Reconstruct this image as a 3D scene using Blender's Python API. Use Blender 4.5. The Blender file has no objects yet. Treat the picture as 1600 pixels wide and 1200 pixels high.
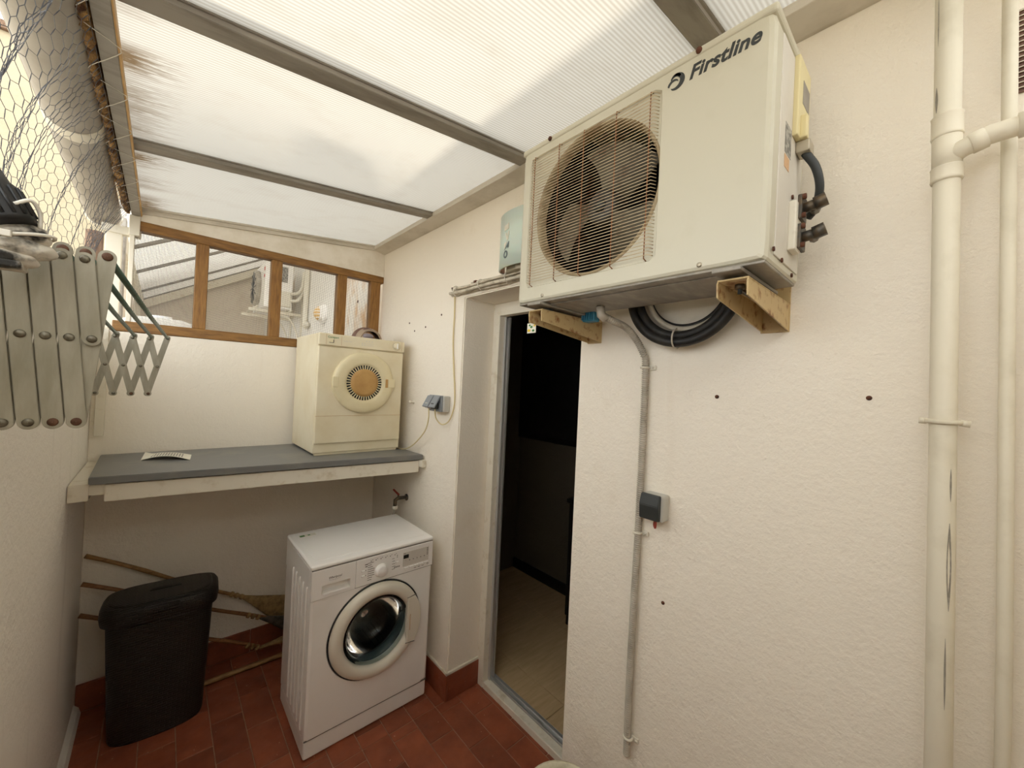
import bpy, bmesh, math, random
from mathutils import Vector, Matrix
random.seed(7)
PI = math.pi
SC = bpy.context.scene
COL = SC.collection

# ------------------------------------------------------------------ camera, sky, sun, exposure
cam_d = bpy.data.cameras.new('camera'); cam = bpy.data.objects.new('camera', cam_d); COL.objects.link(cam)
cam_d.sensor_width = 36.0; cam_d.lens = 36.0 * 605.0 / 1600.0; cam_d.clip_start = 0.02; cam_d.clip_end = 200
R_ = Vector((0.74109, -0.66971, 0.04764)); U_ = Vector((-0.03872, 0.02821, 0.99885)); F_ = Vector((0.67029, 0.74208, 0.00502))
cm = Matrix.Identity(4)
for i in range(3):
    cm[i][0] = R_[i]; cm[i][1] = U_[i]; cm[i][2] = -F_[i]
cm.translation = Vector((-1.176, -2.755, 1.675)); cam.matrix_world = cm
SC.camera = cam

w = bpy.data.worlds.new('sky'); SC.world = w; w.use_nodes = True
nt = w.node_tree; nt.nodes.clear()
o_ = nt.nodes.new('ShaderNodeOutputWorld'); b_ = nt.nodes.new('ShaderNodeBackground')
b_.inputs['Color'].default_value = (0.95, 0.97, 0.97, 1); b_.inputs['Strength'].default_value = 3.8
nt.links.new(b_.outputs[0], o_.inputs[0])
sun_d = bpy.data.lights.new('sun', 'SUN'); sun_d.energy = 8.5; sun_d.angle = math.radians(3.0); sun_d.color = (1.0, 0.93, 0.80)
sun = bpy.data.objects.new('sun', sun_d); COL.objects.link(sun)
sun.rotation_euler = Vector((-0.63, -1.0, -1.0)).to_track_quat('-Z', 'Y').to_euler()
sun.location = (6, 9, 12)
vs = SC.view_settings
vs.view_transform = 'Standard'; vs.look = 'None'; vs.gamma = 1.0; vs.use_curve_mapping = False; vs.exposure = 0.20
SC.cycles.max_bounces = 10; SC.cycles.diffuse_bounces = 6; SC.cycles.transmission_bounces = 8; SC.cycles.transparent_max_bounces = 16

# ------------------------------------------------------------------ materials
def lin(h):
    h = h.lstrip('#'); c = [int(h[i:i+2], 16) / 255 for i in (0, 2, 4)]
    return tuple(x / 12.92 if x <= .04045 else ((x + .055) / 1.055) ** 2.4 for x in c) + (1,)

def new_mat(name):
    m = bpy.data.materials.new(name); m.use_nodes = True
    return m, m.node_tree, m.node_tree.nodes['Principled BSDF']

def coords(nt, scale=(1, 1, 1)):
    tc = nt.nodes.new('ShaderNodeTexCoord'); mp = nt.nodes.new('ShaderNodeMapping')
    mp.inputs['Scale'].default_value = scale
    nt.links.new(tc.outputs['Object'], mp.inputs['Vector'])
    return mp.outputs['Vector']

def noise(nt, vec, scale, detail=4, rough=.55):
    n = nt.nodes.new('ShaderNodeTexNoise'); n.inputs['Scale'].default_value = scale
    n.inputs['Detail'].default_value = detail; n.inputs['Roughness'].default_value = rough
    nt.links.new(vec, n.inputs['Vector']); return n.outputs['Fac']

def ramp(nt, fac, a, b, ca=(0, 0, 0, 1), cb=(1, 1, 1, 1)):
    r = nt.nodes.new('ShaderNodeValToRGB'); e = r.color_ramp.elements
    e[0].position = a; e[0].color = ca; e[1].position = b; e[1].color = cb
    nt.links.new(fac, r.inputs['Fac']); return r.outputs['Color']

def mixc(nt, fac, a, b, mode='MIX'):
    m = nt.nodes.new('ShaderNodeMix'); m.data_type = 'RGBA'; m.blend_type = mode
    if hasattr(fac, 'links'): nt.links.new(fac, m.inputs[0])
    else: m.inputs[0].default_value = fac
    for s, v in ((6, a), (7, b)):
        if hasattr(v, 'links'): nt.links.new(v, m.inputs[s])
        else: m.inputs[s].default_value = v
    return m.outputs[2]

def math_n(nt, op, a, b=None):
    m = nt.nodes.new('ShaderNodeMath'); m.operation = op
    for i, v in enumerate((a, b)):
        if v is None: continue
        if hasattr(v, 'links'): nt.links.new(v, m.inputs[i])
        else: m.inputs[i].default_value = v
    return m.outputs[0]

def bump(nt, p, h, strength, dist):
    b = nt.nodes.new('ShaderNodeBump'); b.inputs['Strength'].default_value = strength; b.inputs['Distance'].default_value = dist
    nt.links.new(h, b.inputs['Height']); nt.links.new(b.outputs['Normal'], p.inputs['Normal'])

def M(name, c, rough=.5, metal=0.0, c2=None, ns=8.0, thr=(.45, .65), stretch=(1, 1, 1), bs=None, bst=.3, bd=.002, spec=.5, rnd=0):
    """plain procedural material: colour c with patches of c2, optional fine bump, optional per-object variation"""
    m, nt, p = new_mat(name)
    p.inputs['Roughness'].default_value = rough; p.inputs['Metallic'].default_value = metal
    p.inputs['Specular IOR Level'].default_value = spec
    col = lin(c) if isinstance(c, str) else c
    out = None
    if c2 or bs or rnd: vec = coords(nt, stretch)
    if c2:
        out = mixc(nt, ramp(nt, noise(nt, vec, ns, 5, .6), *thr), col, lin(c2))
    if rnd:
        oi = nt.nodes.new('ShaderNodeObjectInfo')
        hs = nt.nodes.new('ShaderNodeHueSaturation')
        v = math_n(nt, 'MULTIPLY_ADD', oi.outputs['Random'], rnd); nt.nodes[-1].inputs[2].default_value = 1 - rnd / 2
        nt.links.new(v, hs.inputs['Value'])
        if out is not None: nt.links.new(out, hs.inputs['Color'])
        else: hs.inputs['Color'].default_value = col
        out = hs.outputs['Color']
    if out is not None: nt.links.new(out, p.inputs['Base Color'])
    else: p.inputs['Base Color'].default_value = col
    if bs: bump(nt, p, noise(nt, vec, bs, 4, .6), bst, bd)
    return m

def plaster(name, c, stain, lo=.62, hi=.8, b1=95, s1=.62):
    m, nt, p = new_mat(name); p.inputs['Roughness'].default_value = .85; p.inputs['Specular IOR Level'].default_value = .2
    v = coords(nt)
    big = ramp(nt, noise(nt, v, 1.7, 6, .6), lo, hi)
    col = mixc(nt, big, lin(c), lin(stain))
    v2 = coords(nt, (9, 9, .8))
    st = ramp(nt, noise(nt, v2, 1.3, 5, .6), .62, .85)
    col = mixc(nt, math_n(nt, 'MULTIPLY', st, .35), col, lin(stain))
    nt.links.new(col, p.inputs['Base Color'])
    h = math_n(nt, 'ADD', math_n(nt, 'MULTIPLY', noise(nt, v, b1, 5, .65), .55), math_n(nt, 'MULTIPLY', noise(nt, v, 30, 3, .5), .8))
    bump(nt, p, h, s1, .007)
    return m

MAT = {}
MAT['plaster'] = plaster('plaster', '#f3ebdc', '#e5d9c4')
MAT['plaster_left'] = plaster('plaster_left', '#f6f0e6', '#b8aea0', .66, .95)
MAT['plaster_out'] = plaster('plaster_out', '#e9e6e0', '#c9b391', .60, .72)
MAT['beige_wall'] = plaster('beige_wall', '#ddd3c4', '#c4b6a3', .5, .8)
MAT['cream_wall'] = plaster('cream_wall', '#ab9f86', '#9c9076', .55, .9)
MAT['inner_wall_dimmed'] = plaster('inner_wall_dimmed', '#5f574b', '#4d463c')  # hall paint darkened to stand in for the dim light indoors
MAT['grout'] = M('grout', '#ad8870', .9, c2='#8a6a55', ns=12, bs=60)
def tile_mat():
    m, nt, p = new_mat('terracotta'); p.inputs['Roughness'].default_value = .55
    tc = nt.nodes.new('ShaderNodeTexCoord'); oi = nt.nodes.new('ShaderNodeObjectInfo')
    ad = nt.nodes.new('ShaderNodeVectorMath'); ad.operation = 'ADD'
    sc = nt.nodes.new('ShaderNodeVectorMath'); sc.operation = 'SCALE'; sc.inputs['Scale'].default_value = 40
    cx = nt.nodes.new('ShaderNodeCombineXYZ')
    nt.links.new(oi.outputs['Random'], cx.inputs[0]); nt.links.new(oi.outputs['Random'], cx.inputs[1])
    nt.links.new(cx.outputs[0], sc.inputs[0]); nt.links.new(tc.outputs['Object'], ad.inputs[0]); nt.links.new(sc.outputs[0], ad.inputs[1])
    v = ad.outputs[0]
    col = mixc(nt, ramp(nt, noise(nt, v, 9, 5, .6), .35, .7), lin('#985236'), lin('#7e422c'))
    col = mixc(nt, math_n(nt, 'MULTIPLY', ramp(nt, noise(nt, v, 5, 6, .7), .55, .75), .5), col, lin('#6d4634'))
    col = mixc(nt, ramp(nt, noise(nt, v, 60, 3, .5), .70, .76), col, lin('#c99a7c'))
    hs = nt.nodes.new('ShaderNodeHueSaturation')
    val = math_n(nt, 'ADD', math_n(nt, 'MULTIPLY', oi.outputs['Random'], .35), .82)
    nt.links.new(val, hs.inputs['Value']); nt.links.new(col, hs.inputs['Color']); nt.links.new(hs.outputs[0], p.inputs['Base Color'])
    bump(nt, p, noise(nt, v, 30, 5, .6), .25, .003)
    nt.links.new(ramp(nt, noise(nt, v, 14), .3, .7, (.4, .4, .4, 1), (.7, .7, .7, 1)), p.inputs['Roughness'])
    return m
MAT['tile'] = tile_mat()
MAT['hall_tile'] = M('hall_tile', '#c9ae86', .45, c2='#af956e', ns=3, stretch=(2, 14, 1), thr=(.3, .8), rnd=.12)
MAT['alu'] = M('alu', '#9a9388', .55, .1, c2='#857e74', ns=14, stretch=(.3, 2, 2))
MAT['alu_underlit'] = M('alu_underlit', '#cfc7b8', .5, c2='#bdb4a4', ns=9, stretch=(.5, .5, 3))  # aluminium made paler: light from below put into the colour
MAT['alu_bright'] = M('alu_bright', '#c6c6c4', .35, .6)
MAT['white_paint'] = M('white_paint', '#e3dccb', .55, c2='#cbbfa6', ns=18, thr=(.55, .75), bs=60, bst=.15)
MAT['trim_white'] = M('trim_white', '#ece5d8', .5, c2='#ddd4c2', ns=6)
MAT['white_pvc'] = M('white_pvc', '#ded8c8', .45, c2='#bfb6a2', ns=25, thr=(.6, .8))
MAT['pipe'] = M('pipe_paint', '#e0d8c4', .55, c2='#cfc6b0', ns=9, thr=(.5, .75), bs=70, bst=.2)
MAT['pipe_scuff'] = M('pipe_scuff', '#8d877c', .7, c2='#a9a294', ns=60)
MAT['wood'] = M('pine', '#946a32', .5, c2='#6f4b20', ns=6, stretch=(2, 14, 14), thr=(.35, .7), bs=40, bst=.15)
MAT['wood_v'] = M('pine_upright', '#9a6e34', .5, c2='#744e22', ns=6, stretch=(14, 14, 1.6), thr=(.35, .7), bs=40, bst=.15)
MAT['slate'] = M('slate_top', '#737371', .42, c2='#858279', ns=5, thr=(.5, .75), bs=120, bst=.08)
MAT['hamper'] = None
MAT['shroud_black'] = M('deep_black', '#070606', .8)  # plain near-black for the inside of the fan shroud
MAT['black'] = M('black_plastic', '#161514', .5)
MAT['black_rubber'] = M('black_rubber', '#171513', .55, c2='#2a2723', ns=30)
MAT['dark_grey'] = M('dark_grey', '#2e3130', .5)
MAT['enamel'] = M('white_enamel', '#f6f3ee', .28, c2='#ece7e0', ns=3, thr=(.5, .9))
MAT['enamel_grey'] = M('grey_print', '#6d6761', .5)
MAT['print_light'] = M('pale_print', '#d6d0c6', .5)
MAT['ring_white'] = M('door_ring_white', '#e4ddcd', .35)
MAT['glass'] = None
MAT['steel'] = M('drum_steel', '#6f6d6a', .35, .9)
MAT['gasket'] = M('grey_rubber', '#5f6a6c', .5)
MAT['cream'] = M('yellowed_enamel', '#e6dcc0', .42, c2='#d6c69f', ns=4, thr=(.4, .85))
MAT['cream_door'] = M('yellowed_plastic', '#e3d7b2', .4, c2='#d6c9a0', ns=5, thr=(.4, .8))
MAT['tan'] = M('browned_plastic', '#c29a5e', .55, c2='#a97f48', ns=12, thr=(.4, .8))
MAT['ac_body'] = M('ac_enamel', '#c6c1ae', .42, c2='#b8b19a', ns=4, thr=(.5, .85))
MAT['ac_side'] = M('ac_side_enamel', '#cfc9bd', .45, c2='#bcb3a2', ns=5, thr=(.5, .85))
MAT['ac_under'] = M('ac_galvanised', '#8b857b', .5, .2, c2='#a39b8e', ns=8, stretch=(1, 3, 1))
MAT['ac_cover'] = M('ac_cover_plastic', '#d8cb9c', .45)
MAT['rust_wire'] = M('rusty_wire', '#cdbb9a', .5, .2, c2='#8a5a35', ns=18, thr=(.5, .7))
MAT['rust_wire_v'] = M('rusty_wire_upright', '#8e5a34', .7, .1, c2='#6a3f22', ns=40)
MAT['bell'] = M('dirty_bellmouth', '#a39273', .6, c2='#75603f', ns=7)
MAT['fan'] = M('fan_blade', '#5c5544', .6, c2='#443d2d', ns=7)
MAT['fan_dark'] = M('fan_hub', '#3b3833', .5)
MAT['bracket'] = M('beige_bracket', '#c4ab7c', .55, c2='#8a5a2e', ns=30, thr=(.53, .66))
MAT['rust'] = M('rust', '#5c3520', .8, c2='#3b2217', ns=60)
MAT['brass_dark'] = M('dark_brass', '#4e4a44', .45, .6, c2='#6b5a44', ns=40)
MAT['conduit'] = M('grey_conduit', '#b7afa0', .5, c2='#9c9485', ns=10)
MAT['cable_cream'] = M('cream_cable', '#d8c795', .5)
MAT['cable_white'] = M('painted_cable', '#cfc6b4', .6, c2='#a99e8a', ns=30)
MAT['socket'] = M('grey_socket', '#8d9296', .45)
MAT['socket_light'] = M('pale_socket', '#bcbab2', .5)
MAT['green_rod'] = M('green_rod', '#5f7a6c', .4, c2='#4b6256', ns=12)
MAT['rack_steel'] = M('aged_steel', '#a8a291', .5, .3, c2='#8a8572', ns=7, stretch=(6, 6, 1.2), thr=(.35, .75))
MAT['rivet'] = M('rivet', '#7d7868', .4, .6, c2='#5b5243', ns=60)
MAT['rivet_rust'] = M('rusty_rivet', '#6a4a35', .7, .3, c2='#4a3022', ns=60)
MAT['wire'] = M('netting_wire', '#5b5d62', .5, .4)
MAT['gutter'] = M('gutter_grey', '#a8a196', .55, c2='#968e82', ns=4)
MAT['foam'] = M('weathered_foam', '#b9925c', .95, c2='#4a2d18', ns=22, thr=(.38, .62), bs=50, bst=1.0, bd=.01)
MAT['string'] = M('white_string', '#ded9cc', .7)
MAT['bark'] = M('rough_bark', '#7d6450', .9, c2='#5a4433', ns=12, stretch=(6, 6, 1), bs=30, bst=.8, bd=.006)
MAT['paint_smear'] = M('paint_smeared_tape', '#cfc8ba', .7, c2='#26241f', ns=16, thr=(.46, .56), bs=30, bst=.6, bd=.004)
MAT['mint'] = None
MAT['chrome'] = M('brushed_metal', '#b4ab98', .4, .6)
MAT['blue'] = M('blue_plastic', '#3f87a6', .4)
MAT['paper'] = M('paper', '#e6e2d2', .7)
MAT['print'] = M('paper_print', '#8d8a80', .7)
MAT['cane'] = M('cane', '#a07a4a', .5, c2='#7d5a33', ns=7, stretch=(4, 20, 20))
MAT['cane_dark'] = M('dark_cane', '#8a6038', .5, c2='#694425', ns=7, stretch=(4, 20, 20))
MAT['straw'] = M('straw', '#a58a5c', .8, c2='#7b6440', ns=30, bs=80, bst=.6)
MAT['bristle'] = M('grey_bristle', '#5d564c', .9, c2='#3d3831', ns=30, bs=80, bst=.6)
MAT['red'] = M('red_plastic', '#9c3a28', .5)
MAT['taupe'] = M('taupe_leather', '#a08c76', .7, c2='#8a7662', ns=20)
MAT['brown'] = M('brown_leather', '#7a5d50', .6, c2='#644a3f', ns=20)
MAT['purple_grey'] = M('grey_lining', '#8a8289', .7)
MAT['pot'] = M('cream_pot', '#cfc7ad', .55, c2='#a79c80', ns=14)
MAT['soil'] = M('soil', '#4d3324', .95, c2='#342017', ns=40, bs=60, bst=1, bd=.01)
MAT['lemon'] = M('lemon_print', '#e3e0d0', .5)
MAT['yellow'] = M('yellow', '#e6c22a', .5); MAT['leaf'] = M('leaf_green', '#3f7a3c', .5); MAT['pink_red'] = M('red_sticker', '#c0413d', .5)
MAT['amber'] = M('amber_glass', '#e0b872', .3)
MAT['board'] = M('peeling_board', '#ded8cc', .8, c2='#c9a57c', ns=3.2, stretch=(2, 2, 1), thr=(.45, .62), bs=20, bst=.3)
MAT['picture'] = M('black_canvas', '#0b0a0a', .6, c2='#151313', ns=5)
MAT['chest'] = M('dark_chest', '#0d0b0a', .5)
MAT['ground'] = M('outside_ground', '#a39a8a', .9, c2='#8f8676', ns=2)
MAT['orange_label'] = M('orange_label', '#c9a27a', .6)
MAT['grey_label'] = M('grey_label', '#a8a49a', .6, c2='#6e6b64', ns=90, thr=(.45, .55))

def hamper_mat():
    m, nt, p = new_mat('black_wicker'); p.inputs['Base Color'].default_value = lin('#24201d'); p.inputs['Roughness'].default_value = .42
    v = coords(nt)
    b = nt.nodes.new('ShaderNodeTexBrick'); b.inputs['Scale'].default_value = 1.0
    b.inputs['Brick Width'].default_value = .034; b.inputs['Row Height'].default_value = .0105; b.inputs['Mortar Size'].default_value = .0022
    b.inputs['Mortar Smooth'].default_value = 1.0
    sp = nt.nodes.new('ShaderNodeSeparateXYZ'); cb = nt.nodes.new('ShaderNodeCombineXYZ'); nt.links.new(v, sp.inputs[0])
    nt.links.new(math_n(nt, 'ADD', sp.outputs[0], sp.outputs[1]), cb.inputs[0]); nt.links.new(math_n(nt, 'ADD', sp.outputs[2], math_n(nt, 'MULTIPLY', sp.outputs[1], .6)), cb.inputs[1])
    nt.links.new(cb.outputs[0], b.inputs['Vector'])
    h = math_n(nt, 'SUBTRACT', 1.0, b.outputs['Fac'])
    bump(nt, p, h, 1.0, .004)
    return m
MAT['hamper'] = hamper_mat()
def glass_mat():
    m, nt, p = new_mat('door_glass'); p.inputs['Base Color'].default_value = (.72, .80, .80, 1); p.inputs['Roughness'].default_value = .08
    p.inputs['Transmission Weight'].default_value = 1.0; p.inputs['IOR'].default_value = 1.25
    return m
MAT['glass'] = glass_mat()
def mint_mat():
    m, nt, p = new_mat('mint_glass'); p.inputs['Base Color'].default_value = lin('#cfdcd2'); p.inputs['Roughness'].default_value = .25
    p.inputs['Subsurface Weight'].default_value = .2
    return m
MAT['mint'] = mint_mat()
def drum_mat():
    m, nt, p = new_mat('perforated_drum'); p.inputs['Metallic'].default_value = .7; p.inputs['Roughness'].default_value = .4
    v = coords(nt, (90, 90, 90)); vo = nt.nodes.new('ShaderNodeTexVoronoi'); vo.inputs['Randomness'].default_value = .15; vo.inputs['Scale'].default_value = 1.0
    nt.links.new(v, vo.inputs['Vector'])
    nt.links.new(ramp(nt, vo.outputs['Distance'], .25, .35, (.01, .01, .01, 1), lin('#5d5a56')), p.inputs['Base Color'])
    return m
MAT['drum'] = drum_mat()

def panel_mat(name='twinwall_sheet', T=.43, algae=True):
    """milky twin-wall sheet: fine flutes along the fall, brown algae where the sheet meets the eaves beam"""
    m = bpy.data.materials.new(name); m.use_nodes = True; nt = m.node_tree; nt.nodes.clear()
    out = nt.nodes.new('ShaderNodeOutputMaterial')
    v = coords(nt); sp = nt.nodes.new('ShaderNodeSeparateXYZ'); nt.links.new(v, sp.inputs[0])
    fl = math_n(nt, 'SINE', math_n(nt, 'MULTIPLY', sp.outputs[1], 2 * PI / .0105))
    fl01 = math_n(nt, 'MULTIPLY_ADD', fl, .5); nt.nodes[-1].inputs[2].default_value = .5
    base = mixc(nt, fl01, lin('#dfd8cb'), lin('#faf5eb'))
    dirt = ramp(nt, noise(nt, coords(nt, (2.5, 4, 1)), 2.0, 6, .65), .50, .80)
    base = mixc(nt, math_n(nt, 'MULTIPLY', dirt, .18), base, lin('#b8a486'))
    # algae: specks drawn out along the flutes, in patches, thinning away from the eaves
    edge = nt.nodes.new('ShaderNodeMapRange'); edge.inputs['From Min'].default_value = -1.13; edge.inputs['From Max'].default_value = -1.265
    nt.links.new(sp.outputs[0], edge.inputs['Value'])
    speck = ramp(nt, math_n(nt, 'ADD', noise(nt, coords(nt, (16, 150, 1)), 1.0, 4, .65), math_n(nt, 'MULTIPLY', edge.outputs[0], .16)), .52, .66)
    patch = ramp(nt, noise(nt, coords(nt, (0, 5.2, 0)), 1.0, 2, .5), .40, .60)
    al = math_n(nt, 'MULTIPLY', math_n(nt, 'MULTIPLY', speck, patch), math_n(nt, 'MULTIPLY', edge.outputs[0], .92))
    if algae: base = mixc(nt, al, base, lin('#80633c'))
    tr = nt.nodes.new('ShaderNodeBsdfTranslucent'); df = nt.nodes.new('ShaderNodeBsdfDiffuse'); gl = nt.nodes.new('ShaderNodeBsdfGlossy')
    gl.inputs['Roughness'].default_value = .25
    nt.links.new(mixc(nt, 1.0, base, (T, T, T, 1), 'MULTIPLY'), tr.inputs[0]); nt.links.new(mixc(nt, 1.0, base, (.5, .5, .5, 1), 'MULTIPLY'), df.inputs[0])
    m1 = nt.nodes.new('ShaderNodeMixShader'); m1.inputs[0].default_value = .50
    nt.links.new(tr.outputs[0], m1.inputs[1]); nt.links.new(df.outputs[0], m1.inputs[2])
    m2 = nt.nodes.new('ShaderNodeMixShader'); m2.inputs[0].default_value = .03
    nt.links.new(m1.outputs[0], m2.inputs[1]); nt.links.new(gl.outputs[0], m2.inputs[2])
    nt.links.new(m2.outputs[0], out.inputs[0])
    return m
MAT['sheet'] = panel_mat()
MAT['canopy'] = panel_mat('canopy_sheet', .95, False)
def clear_mat():
    m = bpy.data.materials.new('clear_sheet_skin'); m.use_nodes = True; nt = m.node_tree; nt.nodes.clear()
    out = nt.nodes.new('ShaderNodeOutputMaterial'); t = nt.nodes.new('ShaderNodeBsdfTransparent'); t.inputs[0].default_value = (.93, .93, .92, 1)
    nt.links.new(t.outputs[0], out.inputs[0]); return m
MAT['sheet_skin'] = clear_mat()

# ------------------------------------------------------------------ mesh builder
class MB:
    def __init__(s, T=None): s.v = []; s.f = []; s.sm = []; s.T = T
    def add(s, vs, fs, smooth=False):
        o = len(s.v)
        for p in vs:
            p = Vector(p); s.v.append(s.T(p) if s.T else p)
        for f in fs: s.f.append([i + o for i in f]); s.sm.append(smooth)
    def bm_add(s, bm, smooth=False):
        bm.verts.index_update(); s.add([v.co.copy() for v in bm.verts], [[v.index for v in f.verts] for f in bm.faces], smooth); bm.free()
    def box(s, x0, x1, y0, y1, z0, z1, bev=0, seg=2):
        bm = bmesh.new(); bmesh.ops.create_cube(bm, size=1)
        for v in bm.verts: v.co = Vector(((x0 + x1) / 2 + v.co.x * (x1 - x0), (y0 + y1) / 2 + v.co.y * (y1 - y0), (z0 + z1) / 2 + v.co.z * (z1 - z0)))
        if bev: bmesh.ops.bevel(bm, geom=bm.edges[:], offset=bev, segments=seg, affect='EDGES', profile=.5)
        s.bm_add(bm); return s
    def tube(s, pts, r, n=8, cap=True, closed=False, smooth=True):
        pts = [Vector(p) for p in pts]; N = len(pts); rs = r if isinstance(r, (list, tuple)) else [r] * N
        vs = []; fs = []; up = None
        for i, p in enumerate(pts):
            if closed: t = pts[(i + 1) % N] - pts[i - 1]
            else: t = pts[min(i + 1, N - 1)] - pts[max(i - 1, 0)]
            t.normalize()
            if up is None:
                up = Vector((0, 0, 1)) if abs(t.z) < .9 else Vector((1, 0, 0))
            a = (up - t * up.dot(t)).normalized(); b = t.cross(a); up = a
            for k in range(n):
                th = 2 * PI * k / n; vs.append(p + (a * math.cos(th) + b * math.sin(th)) * rs[i])
        for i in range(N if closed else N - 1):
            j = (i + 1) % N
            for k in range(n):
                fs.append([i * n + k, i * n + (k + 1) % n, j * n + (k + 1) % n, j * n + k])
        if cap and not closed: fs += [list(range(n))[::-1], [(N - 1) * n + k for k in range(n)]]
        s.add(vs, fs, smooth); return s
    def lathe(s, prof, c, axis, n=32, cap0=False, cap1=False, smooth=True):
        """prof: (radius, height along axis)"""
        c = Vector(c); ax = Vector(axis).normalized(); a = (Vector((0, 0, 1)) if abs(ax.z) < .9 else Vector((1, 0, 0))); a = (a - ax * a.dot(ax)).normalized(); b = ax.cross(a)
        vs = []; fs = []
        for r, h in prof:
            for k in range(n):
                th = 2 * PI * k / n; vs.append(c + ax * h + (a * math.cos(th) + b * math.sin(th)) * r)
        for i in range(len(prof) - 1):
            for k in range(n): fs.append([i * n + k, i * n + (k + 1) % n, (i + 1) * n + (k + 1) % n, (i + 1) * n + k])
        if cap0: fs.append(list(range(n))[::-1])
        if cap1: fs.append([(len(prof) - 1) * n + k for k in range(n)])
        s.add(vs, fs, smooth); return s
    def loft(s, loops, cap0=True, cap1=True, smooth=True):
        n = len(loops[0]); vs = [p for l in loops for p in l]; fs = []
        for i in range(len(loops) - 1):
            for k in range(n): fs.append([i * n + k, i * n + (k + 1) % n, (i + 1) * n + (k + 1) % n, (i + 1) * n + k])
        if cap0: fs.append(list(range(n))[::-1])
        if cap1: fs.append([(len(loops) - 1) * n + k for k in range(n)])
        s.add(vs, fs, smooth); return s
    def prism(s, poly, d, bev=0):
        """poly: 3d points; extruded by vector d"""
        d = Vector(d); n = len(poly); P = [Vector(p) for p in poly]
        bm = bmesh.new(); a = [bm.verts.new(p) for p in P]; b = [bm.verts.new(p + d) for p in P]
        bm.faces.new(a[::-1]); bm.faces.new(b)
        for k in range(n): bm.faces.new([a[k], a[(k + 1) % n], b[(k + 1) % n], b[k]])
        bmesh.ops.recalc_face_normals(bm, faces=bm.faces[:])
        if bev: bmesh.ops.bevel(bm, geom=bm.edges[:], offset=bev, segments=2, affect='EDGES')
        s.bm_add(bm); return s
    def sphere(s, c, r, sx=1, sy=1, sz=1, u=16, v=10):
        bm = bmesh.new(); bmesh.ops.create_uvsphere(bm, u_segments=u, v_segments=v, radius=r)
        for q in bm.verts: q.co = Vector((q.co.x * sx, q.co.y * sy, q.co.z * sz)) + Vector(c)
        s.bm_add(bm, True); return s
    def mesh(s, name, mat, off=Vector((0, 0, 0)), recalc=True):
        me = bpy.data.meshes.new(name); me.from_pydata([tuple(p - off) for p in s.v], [], s.f)
        me.polygons.foreach_set('use_smooth', s.sm); me.materials.append(mat)
        if recalc:
            bm = bmesh.new(); bm.from_mesh(me); bmesh.ops.recalc_face_normals(bm, faces=bm.faces[:]); bm.to_mesh(me); bm.free()
        me.update(); return me
    def build(s, name, mat, parent=None, base=None, recalc=True):
        off = Vector((0, 0, 0))
        if parent is not None:
            q = parent
            while q is not None: off += q.location; q = q.parent
        loc = Vector((0, 0, 0))
        if base is not None: loc = Vector(base) - off; off = Vector(base)
        o = bpy.data.objects.new(name, s.mesh(name, MAT[mat] if isinstance(mat, str) else mat, off, recalc)); COL.objects.link(o)
        o.parent = parent; o.location = loc
        return o

def thing(name, label, cat, loc, group=None):
    o = bpy.data.objects.new(name, None); COL.objects.link(o); o.location = loc; o.empty_display_size = .05
    return tag(o, label, cat, group)
def tag(o, label, cat, group=None):
    o['label'] = label; o['category'] = cat
    if group: o['group'] = group
    return o
def struct(o, label=None):
    o['kind'] = 'structure'
    if label: o['label'] = label
    return o
def sempty(name, label=None):
    o = bpy.data.objects.new(name, None); COL.objects.link(o); return struct(o, label)
def inst(me, name, parent, loc, rot=None):
    o = bpy.data.objects.new(name, me); COL.objects.link(o); o.parent = parent; o.location = loc
    if rot: o.rotation_euler = rot
    return o
def text_mesh(mb, txt, size, place, shear=0, bold=0, align='LEFT', depth=.0006, space=1.0):
    cu = bpy.data.curves.new('t', 'FONT'); cu.body = txt; cu.size = size; cu.shear = shear; cu.offset = bold; cu.align_x = align; cu.extrude = depth; cu.space_character = space
    ob = bpy.data.objects.new('t', cu); COL.objects.link(ob); bpy.context.view_layer.update()
    dg = bpy.context.evaluated_depsgraph_get(); me = bpy.data.meshes.new_from_object(ob.evaluated_get(dg))
    mb.add([place(v.co) for v in me.vertices], [list(p.vertices) for p in me.polygons])
    bpy.data.objects.remove(ob); bpy.data.curves.remove(cu); bpy.data.meshes.remove(me)
def spline(pts, n=8):
    """Catmull-Rom through the points"""
    P = [Vector(p) for p in pts]; P = [P[0] * 2 - P[1]] + P + [P[-1] * 2 - P[-2]]; out = []
    for i in range(1, len(P) - 2):
        a, b, c, d = P[i-1], P[i], P[i+1], P[i+2]
        for k in range(n):
            t = k / n
            out.append(.5 * ((2 * b) + (c - a) * t + (2 * a - 5 * b + 4 * c - d) * t * t + (3 * b - a - 3 * c + d) * t ** 3))
    out.append(P[-2]); return out
def ray_rr(th, x0, x1, y0, y1, r):
    """distance from origin to rounded rectangle along angle th"""
    c, s = math.cos(th), math.sin(th); lo, hi = 0, 5
    mx, my, hx, hy = (x0 + x1) / 2, (y0 + y1) / 2, (x1 - x0) / 2, (y1 - y0) / 2
    for _ in range(40):
        t = (lo + hi) / 2; qx, qy = abs(c * t - mx) - hx + r, abs(s * t - my) - hy + r
        d = math.hypot(max(qx, 0), max(qy, 0)) + min(max(qx, qy), 0) - r
        if d > 0: hi = t
        else: lo = t
    return lo
def rr_loop(angles, x0, x1, y0, y1, r, d):
    return [(math.cos(t) * ray_rr(t, x0, x1, y0, y1, r), math.sin(t) * ray_rr(t, x0, x1, y0, y1, r), d) for t in angles]
def circ(angles, r, d): return [(math.cos(t) * r, math.sin(t) * r, d) for t in angles]

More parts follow.
